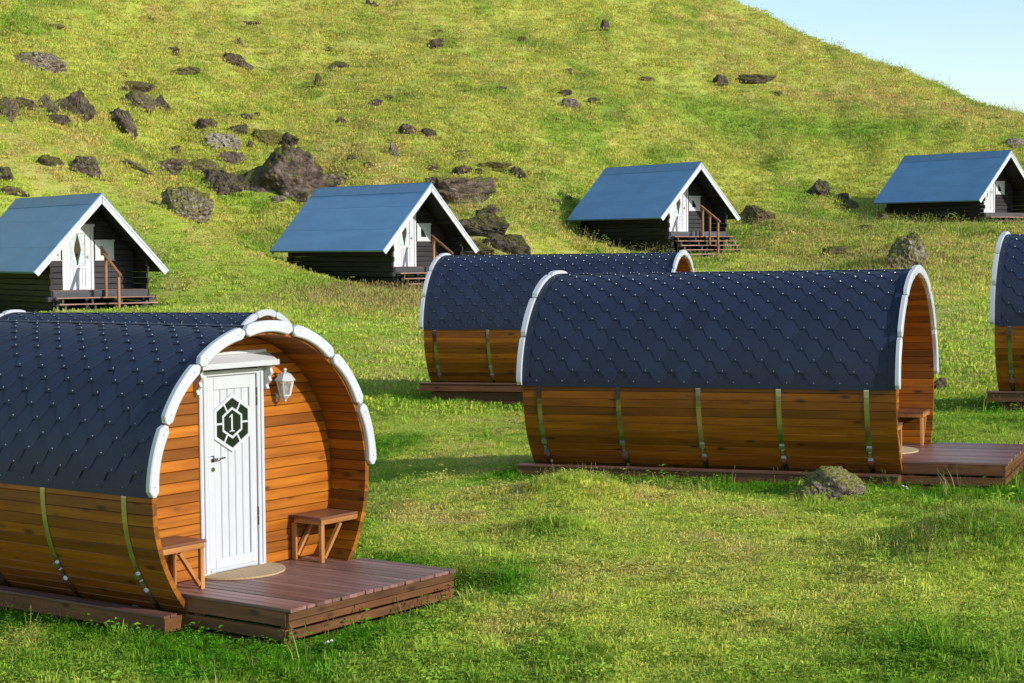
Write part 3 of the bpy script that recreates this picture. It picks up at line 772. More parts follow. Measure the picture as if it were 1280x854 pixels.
# benches ---------------------------------------------------------------
BH = .385
def bench_meshes(sg):
    out = []
    xi, xo = .675, 1.14
    def add(nm, mat, f): 
        mb = MB(); f(mb); mb.v = [(sg * a, b, c) for a, b, c in mb.v]; out.append((nm, mb.mesh(nm, mat)))
    d0, d1 = .035, .395
    for k in range(3):
        ya = d0 + k * (d1 - d0) / 3
        add('seat_plank', M['seat'], lambda mb: mb.box((xi - .015, ya + .002, BH - .022), (xo - .003 * k, ya + (d1 - d0) / 3 - .002, BH), 0, .003))
    add('front_rail', M['trimwood'], lambda mb: mb.box((xi + .002, d0 + .006, BH - .066), (xo + .0, d0 + .03, BH - .0225), 0, .003))
    add('back_rail', M['trimwood'], lambda mb: mb.box((xi + .045, d1 - .03, BH - .066), (xo - .02, d1 - .006, BH - .0225), 0, .003))
    add('side_rail', M['trimwood'], lambda mb: mb.box((xi + .002, d0 + .031, BH - .066), (xi + .024, d1 - .04, BH - .0225), 0, .003))
    for ya in (d0 + .008, d1 - .042):
        add('leg', M['trimwood_z'], lambda mb: mb.box((xi + .003, ya, 0), (xi + .043, ya + .034, BH - .067), 0, .003))
        add('brace', M['trimwood_z'], lambda mb: mb.bar((xi + .05, ya + .017, .035), (xi + .255, ya + .017, BH - .075), .028, .034, 0, (0, 1, 0)))
    return out
BENCH = {s: bench_meshes(s) for s in (-1, 1)}
def bench(key, sg, label):
    x, y, z, yaw, t = BAR[key]
    root = empty('wooden_bench', root_mat(x, y, z, yaw, t, .73), label, 'bench', 'small benches on the barrel cabin porches')
    for nm, me_ in BENCH[sg]: inst(nm, me_, root)
mb = MB()
K = 28; r_ = .42; top = [(r_ * math.cos(math.pi * i / K), .385 - .40 * math.sin(math.pi * i / K)) for i in range(K + 1)]
mb.prism(top, 2, .002, .016)
MATM = mb.mesh('door_mat', M['mat'])
def doormat(key, label):
    x, y, z, yaw, t = BAR[key]
    o = inst('door_mat', MATM); o.matrix_world = root_mat(x, y, z, yaw, t, .73); tag(o, label, 'door mat', 'half round door mats')

barrel('one', 'nearest barrel cabin, with the number 1 in the hexagonal window of its white door', number=True)
barrel('right', 'barrel cabin with its whole plank side in view and a deck at its right end')
barrel('middle', 'barrel cabin half hidden behind another, the tip of its arch showing over that roof')
barrel('edge', 'barrel cabin cut off at the right side of the photo, only its back end showing')
barrel('behind', 'barrel cabin almost wholly hidden behind the nearest one, only the top of its roof showing')
deck('one', 'dark stained wooden deck in front of the white door with the number 1')
deck('right', 'dark stained wooden deck at the end of the barrel cabin beside the mossy rock')
bench('one', 1, 'small wooden bench under the white lantern, right of the white door')
bench('one', -1, 'small wooden bench left of the white door with the number 1')
bench('right', 1, 'small wooden bench on the far side of the porch of the long barrel cabin')
bench('right', -1, 'small wooden bench peeking out at the near edge of the long barrel cabin porch')
doormat('one', 'tan half round door mat below the white door with the number 1')
doormat('right', 'tan half round door mat between the benches of the long barrel cabin')
# ------------------------------------------------------------------ black gabled cabins
CB = 1.2
HW, HA, RL, FZ, GY, WU = 1.975, 2.1, 6.03, -.54, 1.0, 1.45
DX = -.275
SL = HA / HW; SLEN = math.hypot(HA, HW); ca, sa = HW / SLEN, HA / SLEN
Z_ = lambda z: z + CB
def slope_pt(sg, s, d):          # s metres down from the ridge, d metres inward
    return (sg * (s * ca) - sg * d * sa * 1.0 * (1 if True else 0), Z_(HA - s * sa - d * ca))
def slab(mb, sg, s0, s1, d0, d1, y0, y1):
    k = sa / ca if s0 < .05 else 0            # mitred where the two slopes meet
    poly = [slope_pt(sg, s0 + d0 * k, d0), slope_pt(sg, s1, d0), slope_pt(sg, s1, d1), slope_pt(sg, s0 + d1 * k, d1)]
    mb.prism(poly, 1, y0, y1)
CM = []       # (name, mesh, parent index or None)
def cp_(nm, mat, f, parent=None):
    mb = MB(); f(mb); CM.append((nm, mb.mesh(nm, mat), parent)); return len(CM) - 1
for sg in (-1, 1):
    pi = cp_('roof_panel', M['black_y'], lambda mb: slab(mb, sg, .0, SLEN - .01, .022, .085, -.0, RL))
    ss = [0.0, .95, 1.95, SLEN]
    for i in range(3):
        cp_('roofing_strip', M['roof'], lambda mb: slab(mb, sg, ss[i], ss[i+1] + (.04 if i < 2 else .02), .006 - (2 - i) * .003 + .002, .0215, -.03, RL + .02), pi)
    cp_('ridge_flashing', M['flash'], lambda mb: slab(mb, sg, -.008, .40, -.012, -.006, -.034, RL + .024), pi)
    cp_('eave_gutter_edge', M['flash'], lambda mb: slab(mb, sg, SLEN + .0205, SLEN + .03, -.004, .07, -.03, RL + .02), pi)
    for yy, nm in ((-.03, 'barge_board'), (RL + .001, 'barge_board')):
        bi = cp_(nm, M['white2'], lambda mb: slab(mb, sg, .03 if sg > 0 else -.0, SLEN + .015, .06, .185, yy, yy + .029))
        cp_('barge_cap', M['white2'], lambda mb: slab(mb, sg, .0, SLEN + .018, .022, .058, yy - .018, yy + .029), bi)
for sg in (-1, 1):
    z = -.86
    for k in range(8):
        cp_('wall_plank', M['black_y'], lambda mb: mb.box((sg * (WU - .06), .2 - (.07 if k % 2 else 0), Z_(z + .002)), (sg * WU, 5.75 + (.07 if k % 2 else 0), Z_(z + .158)), 0, .014)); z += .16
    z = -1.40
    for k in range(3):
        cp_('skirt_plank', M['black_y'], lambda mb: mb.box((sg * (WU - .13), .3, Z_(z + .003)), (sg * (WU - .09), 5.7, Z_(z + .172)), 0, .012)); z += .176
    cp_('corner_board', M['black_y'], lambda mb: mb.box((sg * (WU + .001), 5.45, Z_(-.84)), (sg * (WU + .03), 5.6, Z_(.40)), 0, .006))
    cp_('sill_beam', M['black_x'], lambda mb: mb.box((sg * (WU - .08), -.02, Z_(-.84)), (sg * (WU + .14), .16, Z_(-.70)), 0, .01))
    for yy in (.45, 2.9, 5.3): cp_('pier', M['black_y'], lambda mb: mb.box((sg * (WU - .30), yy, Z_(-1.75)), (sg * (WU - .14), yy + .2, Z_(-.88)), 0, .01))
    si = cp_('side_window', M['black_y'], lambda mb: (mb.box((sg * (WU + .001), 1.05, Z_(-.06)), (sg * (WU + .022), 1.10, Z_(.40)), 0, .004), mb.box((sg * (WU + .001), 1.36, Z_(-.06)), (sg * (WU + .022), 1.41, Z_(.40)), 0, .004),
        mb.box((sg * (WU + .001), 1.1005, Z_(-.06)), (sg * (WU + .02), 1.3595, Z_(-.01)), 0, .004)))
    cp_('shutter', M['dark'], lambda mb: mb.box((sg * (WU + .0005), 1.101, Z_(-.009)), (sg * (WU + .006), 1.359, Z_(.40))), si)
# plank wall of the recessed front, the back gable and the foundation front
for (yy, nm) in ((GY, 'front_plank'), (5.68, 'back_plank')):
    z = FZ + .002 if nm == 'front_plank' else -.86
    while z < HA - .3:
        h0 = min(WU - .062, (HA - .13 - z) / SL); h1 = min(WU - .062, (HA - .13 - z - .156) / SL)
        spans = [(-1, -.47 + DX), (.46 + DX, 1)] if (nm == 'front_plank' and z < 1.2) else [(-1, 1)]
        for a, b in spans:
            a0, a1 = (-h0, -h1) if a == -1 else (a, a); b0, b1 = (h0, h1) if b == 1 else (b, b)
            if b1 - a1 < .05: continue
            def f(mb):
                e = .014; y0, y1 = yy, yy + .05
                vs = [(a0, y0, Z_(z+e)), (b0, y0, Z_(z+e)), (b1, y0, Z_(z+.156-e)), (a1, y0, Z_(z+.156-e)), (a0, y0+e, Z_(z)), (b0, y0+e, Z_(z)), (b1, y0+e, Z_(z+.156)), (a1, y0+e, Z_(z+.156)),
                      (a0, y1, Z_(z)), (b0, y1, Z_(z)), (b1, y1, Z_(z+.156)), (a1, y1, Z_(z+.156))]
                mb.add(vs, [(0,1,2,3), (11,10,9,8)] + [(i, i+4, (i+1) % 4+4, (i+1) % 4) for i in range(4)] + [(i+4, i+8, (i+1) % 4+8, (i+1) % 4+4) for i in range(4)])
            cp_(nm, M['black_x'], f)
        z += .16
for k in range(6):
    y0 = .132 + k * .1455; cp_('floor_board', M['tread'], lambda mb: mb.box((-WU + .065, y0 + .002, Z_(FZ - .03)), (WU - .065, y0 + .1435, Z_(FZ)), 0, .004))
cp_('porch_rim', M['rim'], lambda mb: mb.box((-WU + .065, .10, Z_(-.73)), (WU - .065, .13, Z_(FZ - .002)), 0, .005))
for u in (-1.3, -.45, .4, 1.25): cp_('pier', M['black_x'], lambda mb: mb.box((u, .16, Z_(-1.7)), (u + .1, .26, Z_(-.735)), 0, .01))
cp_('ridge_beam', M['black_y'], lambda mb: mb.box((-.06, .04, Z_(1.80)), (.06, 5.7, Z_(1.94)), 0, .01))
for sg in (-1, 1): cp_('purlin', M['black_y'], lambda mb: mb.box((sg * .93, .04, Z_(.82)), (sg * 1.05, GY - .002, Z_(.94)), 0, .01))
# door and windows, all a little left of the middle
N0 = len(CM)
di = cp_('door', M['white2'], lambda mb: (mb.box((-.47, GY - .03, Z_(FZ)), (-.39, GY + .03, Z_(1.20)), 0, .006), mb.box((.38, GY - .03, Z_(FZ)), (.46, GY + .03, Z_(1.20)), 0, .006), mb.box((-.50, GY - .04, Z_(1.2005)), (.49, GY + .03, Z_(1.285)), 0, .008),
    mb.box((-.389, GY - .012, Z_(FZ)), (-.23, GY + .03, Z_(1.199)), 0, .006), mb.box((.21, GY - .012, Z_(FZ)), (.379, GY + .03, Z_(1.199)), 0, .006), mb.box((-.2295, GY - .012, Z_(1.01)), (.2095, GY + .03, Z_(1.199)), 0, .006),
    mb.box((-.2295, GY - .012, Z_(FZ)), (.2095, GY + .03, Z_(FZ + .12)), 0, .006), mb.box((-.2295, GY - .012, Z_(.05)), (.2095, GY + .03, Z_(.135)), 0, .006)))
for k in range(5): cp_('door_board', M['white2'], lambda mb: mb.box((-.229 + k * .0876, GY - .004, Z_(FZ + .1205)), (-.229 + k * .0876 + .085, GY + .02, Z_(.0495)), 0, .007), di)
cp_('window_pane', M['pane'], lambda mb: mb.box((-.229, GY + .004, Z_(.1355)), (.209, GY + .014, Z_(1.0095))), di)
for sg in (-1, 1):
    pr = [(-.01 + sg * x, Z_(z)) for x, z in ((.212, .14), (.212, 1.005), (.012, 1.005), (.03, .9), (.075, .72), (.105, .57), (.075, .42), (.03, .25), (.02, .14))]
    cp_('curtain', M['curtain'], lambda mb: mb.prism(pr, 1, GY + .0015, GY + .0035), di)
cp_('handle', M['brass'], lambda mb: (mb.box((.275, GY - .02, Z_(.30)), (.31, GY - .0125, Z_(.42)), 0, .003), mb.bar((.292, GY - .03, Z_(.37)), (.23, GY - .045, Z_(.37)), .018, .018)), di)
for sg in (-1, 1):
    a, b = (.50, 1.07) if sg > 0 else (-.79, -.51); c0, c1 = (a + .16, b - .19) if sg > 0 else (a + .09, b - .07)
    wi = cp_('small_window', M['white2'], lambda mb: (mb.box((a, GY - .03, Z_(.28)), (c0, GY - .001, Z_(.80)), 0, .006), mb.box((c1, GY - .03, Z_(.28)), (b, GY - .001, Z_(.80)), 0, .006), mb.box((a - .02, GY - .036, Z_(.8005)), (b + .02, GY - .001, Z_(.845)), 0, .006),
        mb.box((c0 + .0005, GY - .03, Z_(.28)), (c1 - .0005, GY - .001, Z_(.405)), 0, .006), mb.box((c0 + .0005, GY - .03, Z_(.67)), (c1 - .0005, GY - .001, Z_(.7995)), 0, .006), mb.box((a - .02, GY - .036, Z_(.262)), (b + .03, GY - .001, Z_(.2795)), 0, .004)))
    cp_('window_pane', M['pane'], lambda mb: mb.box((c0, GY - .014, Z_(.405)), (c1, GY - .004, Z_(.67))), wi)
    cp_('curtain', M['curtain'], lambda mb: mb.prism([(c1, Z_(.67)), (c0 + .3 * (c1 - c0), Z_(.67)), (c0 + .5 * (c1 - c0), Z_(.60)), (c1 - .2 * (c1 - c0), Z_(.50)), (c1, Z_(.42))], 1, GY - .0165, GY - .0145), wi)
for nm, me_, p_ in CM[N0:]:
    me_.transform(Matrix.Translation((DX, 0, 0)))
def cabin(key, label, ntread, rails):
    x, y, z, yaw, t = CAB[key]
    root = empty('log_cabin', root_mat(x, y, z, yaw, t, CB), label, 'cabin', 'black gabled cabins under the hill')
    objs = []
    for nm, me_, p in CM:
        objs.append(inst(nm, me_, root if p is None else objs[p]))
    for k in range(ntread):
        yc = -.13 - .185 * k; zt = -.72 - .166 * k
        mb = MB(); mb.box((-1.43, yc - .09, Z_(zt - .035)), (1.45, yc + .075, Z_(zt)), 0, .006); mb.build('stair_tread', root, M['tread'])
    for u in (-1.25, -.4, .45, 1.3):
        mb = MB()
        for k in range(ntread):
            yc = -.13 - .185 * k; zt = -.72 - .166 * k
            mb.box((u, yc - .03, Z_(zt - .26)), (u + .05, yc + .05, Z_(zt - .0355)))
        mb.build('stair_support', root, M['rim'])
    if rails:
        u = .06; pr = []
        for i, (yy, zb) in enumerate(rails):
            zt = .44 + (yy - .15) * .56
            mb = MB(); mb.box((u, yy - .035, Z_(zb)), (u + .07, yy + .035, Z_(zt)), 0, .006); pr.append(mb.build('handrail_post', root, M['rail']))
        y0, y1 = rails[0][0] + .1, rails[-1][0] - .12
        mb = MB(); mb.bar((u + .035, y0, Z_(.47 + (y0 - .15) * .56)), (u + .035, y1, Z_(.47 + (y1 - .15) * .56)), .075, .05); mb.build('handrail', root, M['rail'])
    return root
cabin('left', 'black cabin at the left edge, its white door with curtains fully in view', 5, [(.0, -.73), (-.80, -1.22)])
cabin('second', 'black cabin beside the big dark boulder, steps half hidden by a barrel cabin roof', 5, [(.0, -.73), (-.80, -1.3)])
cabin('third', 'black cabin standing alone mid hill with a tall flight of six steps and brown handrail', 6, [(.0, -.73), (-.42, -1.05), (-.9, -1.45)])
cabin('fourth', 'black cabin farthest right, its gable cut off by the edge of the photo', 2, None)

# ------------------------------------------------------------------ boulders
def boulder_mesh(seed, peak=0., sub=4, rnd=False):
    rs = np.random.RandomState(seed)
    bm = bmesh.new(); bmesh.ops.create_icosphere(bm, subdivisions=sub, radius=1)
    co = np.array([v.co[:] for v in bm.verts])
    nrm = rs.normal(size=(13, 3)); nrm /= np.linalg.norm(nrm, axis=1)[:, None]; dd = rs.uniform(.62, 1.0, 13)
    nrm = np.r_[nrm, [[0, 0, 1]]]; dd = np.r_[dd, [.8]]
    if rnd:
        nrm = np.r_[nrm, rs.normal(size=(16, 3))]; nrm /= np.linalg.norm(nrm, axis=1)[:, None]; dd = np.r_[np.maximum(dd, .86), rs.uniform(.88, 1, 16)]
    if peak > 0:
        for k in range(4):
            t = rs.uniform(0, 6.28); a = np.array([math.cos(t) * .8, math.sin(t) * .8, .62]); nrm = np.r_[nrm, [a / np.linalg.norm(a)]]; dd = np.r_[dd, [rs.uniform(.42, .6)]]
        dd[13] = 1.2
    q = co @ nrm.T; q = np.where(q > .08, dd / np.maximum(q, .08), 9)
    r = -np.log(np.exp(-q * 14).sum(1)) / 14
    p = co * r[:, None]
    off = rs.uniform(0, 50, 3)
    def n3(p, s): return (vnoise(p[:, 0] * s + off[0] + p[:, 2] * s * .7, p[:, 1] * s + off[1] - p[:, 2] * s * .6, seed % 97) - .5) + (vnoise(p[:, 2] * s + off[2], p[:, 0] * s + p[:, 1] * s * .5, seed % 89) - .5)
    r2 = 1 + .18 * n3(p, 2.2) + .14 * n3(p, 4.5) - .13 * np.abs(n3(p, 8)) + .07 * n3(p, 19)
    p = p * r2[:, None]
    p /= np.abs(p).max(0)
    up = np.clip(p[:, 2:3], 0, 1); k = .5 if peak == 2 else .30 if peak else .2
    p[:, :2] = (p[:, :2] - (.22 if peak == 2 else 0)) * (1 - k * up) + (.22 if peak == 2 else 0)
    for v, c in zip(bm.verts, p): v.co = c
    me = bpy.data.meshes.new('boulder'); bm.to_mesh(me); bm.free(); me.materials.append(M['rock'])
    me.polygons.foreach_set('use_smooth', [False] * len(me.polygons))
    return me
BM = {}; BMC = {}
ROCKPOS = []
def boulder(px, base, w_, h_, lab, L=.3, Ms=.3, B=.5, peak=0, big=0, grp=None, rot=None):
    hpt = hit(px, base - min(3, h_ * .12), 8)
    if hpt is None: print('no ground', px, base); return
    X, Y, Zg = hpt
    seed = int(px * 7 + base * 13 + w_)
    key = (seed if big else seed % 14, peak, 5 if big else 4, big == 2)
    if key not in BM: BM[key] = boulder_mesh(key[0] + (100 if big else 0), peak, key[2], key[3])
    if key not in BMC:
        n_ = len(BM[key].vertices); q_ = np.empty(n_ * 3); BM[key].vertices.foreach_get('co', q_); BMC[key] = q_.reshape(-1, 3)
    o = inst('boulder', BM[key]); s = Y / FPX
    wd, ht = w_ * s, h_ * s
    cosv = 1.0
    hz = ht * .78
    dep = wd * .27 if w_ > h_ * 2.2 else wd * .38
    # ground rises under the rock: tip it with the slope, sink it a third
    rz = (seed % 9 - 4) * .09 if rot is None else rot
    cz = BMC[key]; ex = cz[:, 0] * wd / 2 * math.cos(rz) - cz[:, 1] * dep * math.sin(rz); kx = wd / (ex.max() - ex.min())
    o.scale = (wd / 2 * kx * 1.04, dep * min(kx, 1.3), hz)
    gz = ground(X, Y)
    o.location = (X, Y + dep * .6, Zg + ht * .40)
    o.rotation_euler = (0, 0, rz)
    o.color = (L, Ms, B, 1)
    tag(o, lab, 'boulder', grp or 'lava boulders on the grass slope')
    ROCKPOS.append((X, Y + dep * .6, wd * .42, dep * .9))
    return o
RK = [
 (52,92,66,28,'long pale lichen covered outcrop high on the upper left slope',.7,.15,.5,0,1),
 (5,152,26,28,'mossy brown boulder cut by the left edge, level with the dark pointed boulder',.3,.6,.5,0,0),
 (24,137,34,12,'low dark rock just left of the small rounded boulder near the left edge',.1,.3,.4,0,0),
 (54,142,29,22,'small rounded brown boulder left of the dark pointed boulder',.2,.25,.42,1,0),
 (97,150,54,38,'large dark pointed boulder, highest peak in the upper left rock group',.25,.2,.42,2,1),
 (150,169,76,34,'long dark slanting boulder leaning right of the pointed dark boulder',.35,.2,.42,0,1),
 (67,156,30,12,'low black rock below the small rounded boulder in the upper left',.05,.2,.35,0,0),
 (163,116,50,13,'thin dark ledge of rock, upper of two ledges in the upper left',.15,.3,.4,0,0),
 (150,116,20,7,'tiny dark rock just below the upper thin ledge',.1,.2,.35,0,0),
 (170,138,38,20,'flat topped dark rock with a light face, lower of two ledges',.5,.35,.42,0,0),
 (199,140,20,20,'jagged dark rock at the right end of the lower ledge',.3,.1,.38,1,0),
 (214,69,18,12,'small dark rock high up, right of the pale upper left outcrop',.1,.2,.38,0,0),
 (235,95,42,13,'grassy topped brown ledge high up, below the small dark rock',.15,.5,.42,0,0),
 (56,209,36,12,'low flat mossy rock in the row above the left cabin roof',.15,.6,.42,0,0),
 (105,222,44,22,'broad brown boulder above the ridge of the left cabin',.45,.25,.5,0,1),
 (157,214,48,24,'reddish brown pointed boulder between two broad ones above the left cabin',.2,.15,.52,1,1),
 (206,222,44,24,'broad pale brown boulder right of the reddish pointed one',.5,.3,.55,0,1),
 (231,275,66,36,'big rounded moss and lichen boulder right of the left cabin gable',.75,.5,.52,0,2),
 (4,230,24,18,'brown boulder cut by the left edge just above the left cabin roof',.3,.3,.5,0,0),
 (14,249,38,13,'low mossy rock touching the left edge over the left cabin roof ridge',.3,.6,.5,0,0),
 (153,96,10,7,'tiny dark stone alone between the pale outcrop and the grassy ledge',.1,.3,.4,0,0),
 (168,232,14,9,'tiny pale brown stone above the right slope of the left cabin roof',.5,.2,.5,0,0),
 (254,165,30,20,'dark rounded rock, upper left of the rubble above the big peaked boulder',.3,.2,.42,0,0),
 (296,171,32,14,'flat black rock at the top of the rubble above the peaked boulder',.15,.2,.36,0,0),
 (330,184,40,18,'moss covered rock in the middle of the rubble above the peaked boulder',.15,.85,.42,0,1),
 (357,186,34,24,'dark slanting rock, right end of the rubble above the peaked boulder',.2,.2,.38,1,1),
 (285,190,42,20,'pale lichen covered rock in the rubble above the peaked boulder',.85,.1,.55,0,1),
 (217,194,20,11,'low brown rock left of the rubble, above the broad pale boulder',.3,.3,.46,0,0),
 (251,221,48,30,'mossy pointed boulder just left of the big peaked boulder',.5,.5,.46,1,1),
 (286,208,33,17,'brown speckled rock resting above the left shoulder of the peaked boulder',.45,.2,.46,0,0),
 (278,246,50,28,'dark slab lying against the left foot of the big peaked boulder',.15,.25,.36,0,1),
 (337,250,142,66,'biggest boulder of the slope, a dark hump just left above the second cabin roof',.42,.22,.36,2,1),
 (348,254,22,11,'small pale grey stone at the foot of the big peaked boulder',.7,.0,.6,0,0),
 (376,257,22,14,'small brown stone between the peaked boulder and the cabin roof',.5,.2,.5,0,0),
 (418,236,50,17,'low brown boulder behind the ridge of the second cabin',.45,.3,.46,0,1),
 (439,204,12,9,'tiny grey stone above the ridge of the second cabin',.5,.1,.45,0,0),
 (470,136,17,11,'small black stone, lower of a pair on the middle slope',.1,.1,.33,0,0),
 (482,126,20,9,'small dark stone, upper of a pair on the middle slope',.1,.2,.38,0,0),
 (304,153,15,10,'small reddish stone at the top edge of the rubble',.2,.2,.45,0,0),
 (320,148,10,7,'tiny dark stone up and right of the reddish stone over the rubble',.1,.2,.4,0,0),
 (284,150,12,7,'tiny brown stone left of the reddish stone over the rubble',.2,.3,.42,0,0),
 (458,212,18,8,'low mossy stone just above the second cabin ridge, right of the tiny grey one',.2,.6,.42,0,0),
 (426,157,16,9,'low brown stone alone to the upper right of the rubble',.3,.4,.42,0,0),
 (313,188,11,10,'small brown stone tucked beside the pale rubble rock',.4,.2,.45,0,0),
 (391,202,9,6,'tiny dark stone right of the rubble on open grass',.1,.2,.36,0,0),
 (545,64,31,14,'dark mossy rock alone high on the middle slope',.1,.5,.4,0,0),
 (653,54,13,7,'small brown stone alone on the upper middle slope',.1,.2,.42,0,0),
 (756,41,13,13,'dark upright stone near the top of the hill',.1,.3,.38,1,0),
 (506,171,26,13,'blocky dark rock, left of a pair above the second cabin',.3,.1,.38,0,0),
 (533,171,22,9,'low dark rock, right of a pair above the second cabin',.2,.2,.36,0,0),
 (491,199,19,18,'white speckled upright rock below the blocky dark one',.8,.1,.42,1,0),
 (707,122,27,11,'dark flat rock above the white patched rock on the middle slope',.2,.1,.38,0,0),
 (712,138,26,12,'rock with a white patch, in the middle of the slope',.75,.05,.45,0,0),
 (742,132,17,9,'dark stone right of the white patched rock',.1,.2,.38,0,0),
 (615,216,44,20,'large moss topped boulder above the outcrop behind the second cabin',.4,.7,.44,0,1),
 (574,222,28,13,'dark boulder left below the moss topped boulder',.3,.2,.38,0,0),
 (540,218,24,11,'low grey rock above the gable peak of the second cabin',.4,.3,.45,0,0),
 (647,226,22,14,'dark slanting rock right below the moss topped boulder',.2,.2,.38,0,0),
 (596,220,13,8,'small grey stone between the dark boulder and the moss topped one',.4,.1,.45,0,0),
 (577,260,86,32,'broad mossy outcrop rising behind the gable of the second cabin',.4,.5,.42,0,1),
 (615,268,22,10,'low grey stone at the right foot of the broad mossy outcrop',.5,.2,.5,0,0),
 (603,300,72,30,'dark mossy outcrop right of the second cabin gable edge',.3,.5,.38,0,1),
 (634,322,62,24,'dark craggy rock at the lower right of the second cabin, over the barrel roof',.4,.3,.38,0,1),
 (590,323,54,22,'dark craggy rock tucked between the second cabin and the barrel roof',.4,.4,.36,0,1),
 (606,275,26,13,'low brown rock at the top edge of the dark mossy outcrop',.3,.3,.46,0,0),
 (617,228,10,7,'tiny dark stone in the grass below the moss topped boulder',.1,.2,.38,0,0),
 (708,94,13,7,'small brown stone high above the white patched rock',.2,.3,.4,0,0),
 (693,256,17,9,'grey stone, upper of two left of the third cabin roof',.4,.1,.45,0,0),
 (695,267,14,6,'grey stone, lower of two left of the third cabin roof',.3,.1,.42,0,0),
 (711,255,10,8,'tiny grey stone next to the upper one left of the third cabin',.5,.1,.46,0,0),
 (807,102,25,5,'thin flat ledge on the slope high above the third cabin',.2,.4,.42,0,0),
 (626,115,14,6,'small dark stone left of the flat dark rock on the middle slope',.1,.2,.38,0,0),
 (547,43,18,7,'thin brown stone above the lone dark mossy rock',.1,.3,.42,0,0),
 (467,13,12,14,'brown upright rock at the top edge of the photo',.3,.1,.5,1,0),
 (460,9,8,8,'small black stone beside the upright rock at the top edge',.05,.1,.33,0,0),
 (693,153,11,7,'small brown stone below the white patched rock',.2,.3,.42,0,0),
 (578,194,28,6,'low reddish earth bank of stone above the moss topped boulder',.15,.2,.55,0,0),
 (941,108,50,16,'long craggy dark outcrop high on the right slope near the skyline',.4,.3,.42,0,1),
 (901,111,20,14,'mossy dark rock just left of the long craggy outcrop',.2,.4,.38,0,0),
 (972,121,15,9,'small dark stone at the lower right of the long craggy outcrop',.1,.2,.36,0,0),
 (1022,247,30,19,'pointed brown boulder on the slope between the two right cabins',.4,.3,.48,1,1),
 (1052,252,17,9,'small rounded brown stone between the pointed and the dark boulder',.3,.3,.46,0,0),
 (1062,264,24,12,'dark rounded stone nearest to the left end of the farthest right cabin roof',.2,.3,.42,0,0),
 (945,284,50,36,'big brown boulder right of the gable of the third cabin',.4,.5,.46,0,1),
 (1266,188,38,15,'pale grey craggy rock above the roof of the farthest right cabin',.85,.1,.55,0,1),
 (1107,281,22,11,'brown stone at the left foot of the farthest right cabin',.3,.3,.44,0,0),
 (1083,290,22,11,'low brown stone in the grass left of the farthest right cabin',.3,.5,.46,0,0),
 (1136,340,54,40,'large moss topped lichen boulder behind the front arch of the long barrel cabin',.72,.5,.55,0,2),
 (1042,321,30,11,'low brown rock in a mossy hummock left of the large moss topped boulder',.3,.5,.5,0,0),
 (1176,492,26,22,'grey brown boulder just behind the porch of the long barrel cabin',.3,.2,.5,0,0),
 (1043,629,86,38,'mossy rounded boulder in the foreground against the long barrel cabin',.55,.45,.8,0,2),
 (289,83,34,13,'dark brown ledge with a grey stone at its end, high on the left slope',.25,.3,.4,0,0),
 (305,91,16,11,'grey brown stone at the right end of the dark brown ledge',.5,.1,.46,0,0),
 (299,61,14,14,'small two toned stone above the dark brown ledge on the left slope',.6,.1,.44,1,0),
 (316,33,25,8,'low dark rock near the top of the left slope',.2,.2,.4,0,0),
 (422,90,28,18,'brown slanting rock on the upper slope left of the middle',.3,.4,.44,0,1),
 (398,108,14,14,'small upright brown stone below the brown slanting rock',.3,.1,.44,1,0),
 (413,66,16,6,'thin dark stone just above the brown slanting rock',.1,.3,.38,0,0),
 (66,38,30,10,'low mossy rock near the top left corner',.3,.4,.46,0,0),
 (186,27,11,6,'tiny brown stone near the top, right of the top left mossy rock',.1,.2,.42,0,0),
]
for r in RK:
    px, base, w_, h_, lab, L, Ms, B, pk, bg_ = r
    boulder(px, base, w_, h_, lab, L, Ms, B, pk, bg_)
# ------------------------------------------------------------------ grass
def leaf_mat(name, mulc, tint=None, tr=.45):
    m, nt, b, N, Lk = newmat(name)
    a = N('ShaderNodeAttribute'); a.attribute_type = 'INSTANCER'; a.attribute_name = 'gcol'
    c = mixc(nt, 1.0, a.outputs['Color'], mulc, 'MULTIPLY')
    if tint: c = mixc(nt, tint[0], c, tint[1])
    oi = N('ShaderNodeObjectInfo')
    out = nt.nodes['Material Output']
    d = N('ShaderNodeBsdfDiffuse'); t = N('ShaderNodeBsdfTranslucent'); mx = N('ShaderNodeMixShader'); mx.inputs[0].default_value = tr
    Lk(c, d.inputs[0]); Lk(c, t.inputs[0]); Lk(d.outputs[0], mx.inputs[1]); Lk(t.outputs[0], mx.inputs[2]); Lk(mx.outputs[0], out.inputs[0])
    nt.nodes.remove(b)
    return m
LF = [leaf_mat('grass_blade', (1.05, 1.05, 1.0)), leaf_mat('grass_blade_pale', (1.35, 1.22, 1.25)), leaf_mat('grass_blade_dark', (.72, .85, .8)),
      leaf_mat('dead_blade', (1, 1, 1), (.75, (.38, .30, .13)), .2), leaf_mat('seed_head', (1, 1, 1), (.85, (.17, .085, .045)), .1),
      leaf_mat('pale_stalk', (1, 1, 1), (.8, (.46, .37, .17)), .2), leaf_mat('petal', (1, 1, 1), (.97, (.8, .8, .76)), .2)]
SRC = bpy.data.collections.new('meadow_plants')        # sources of the grass scatter only
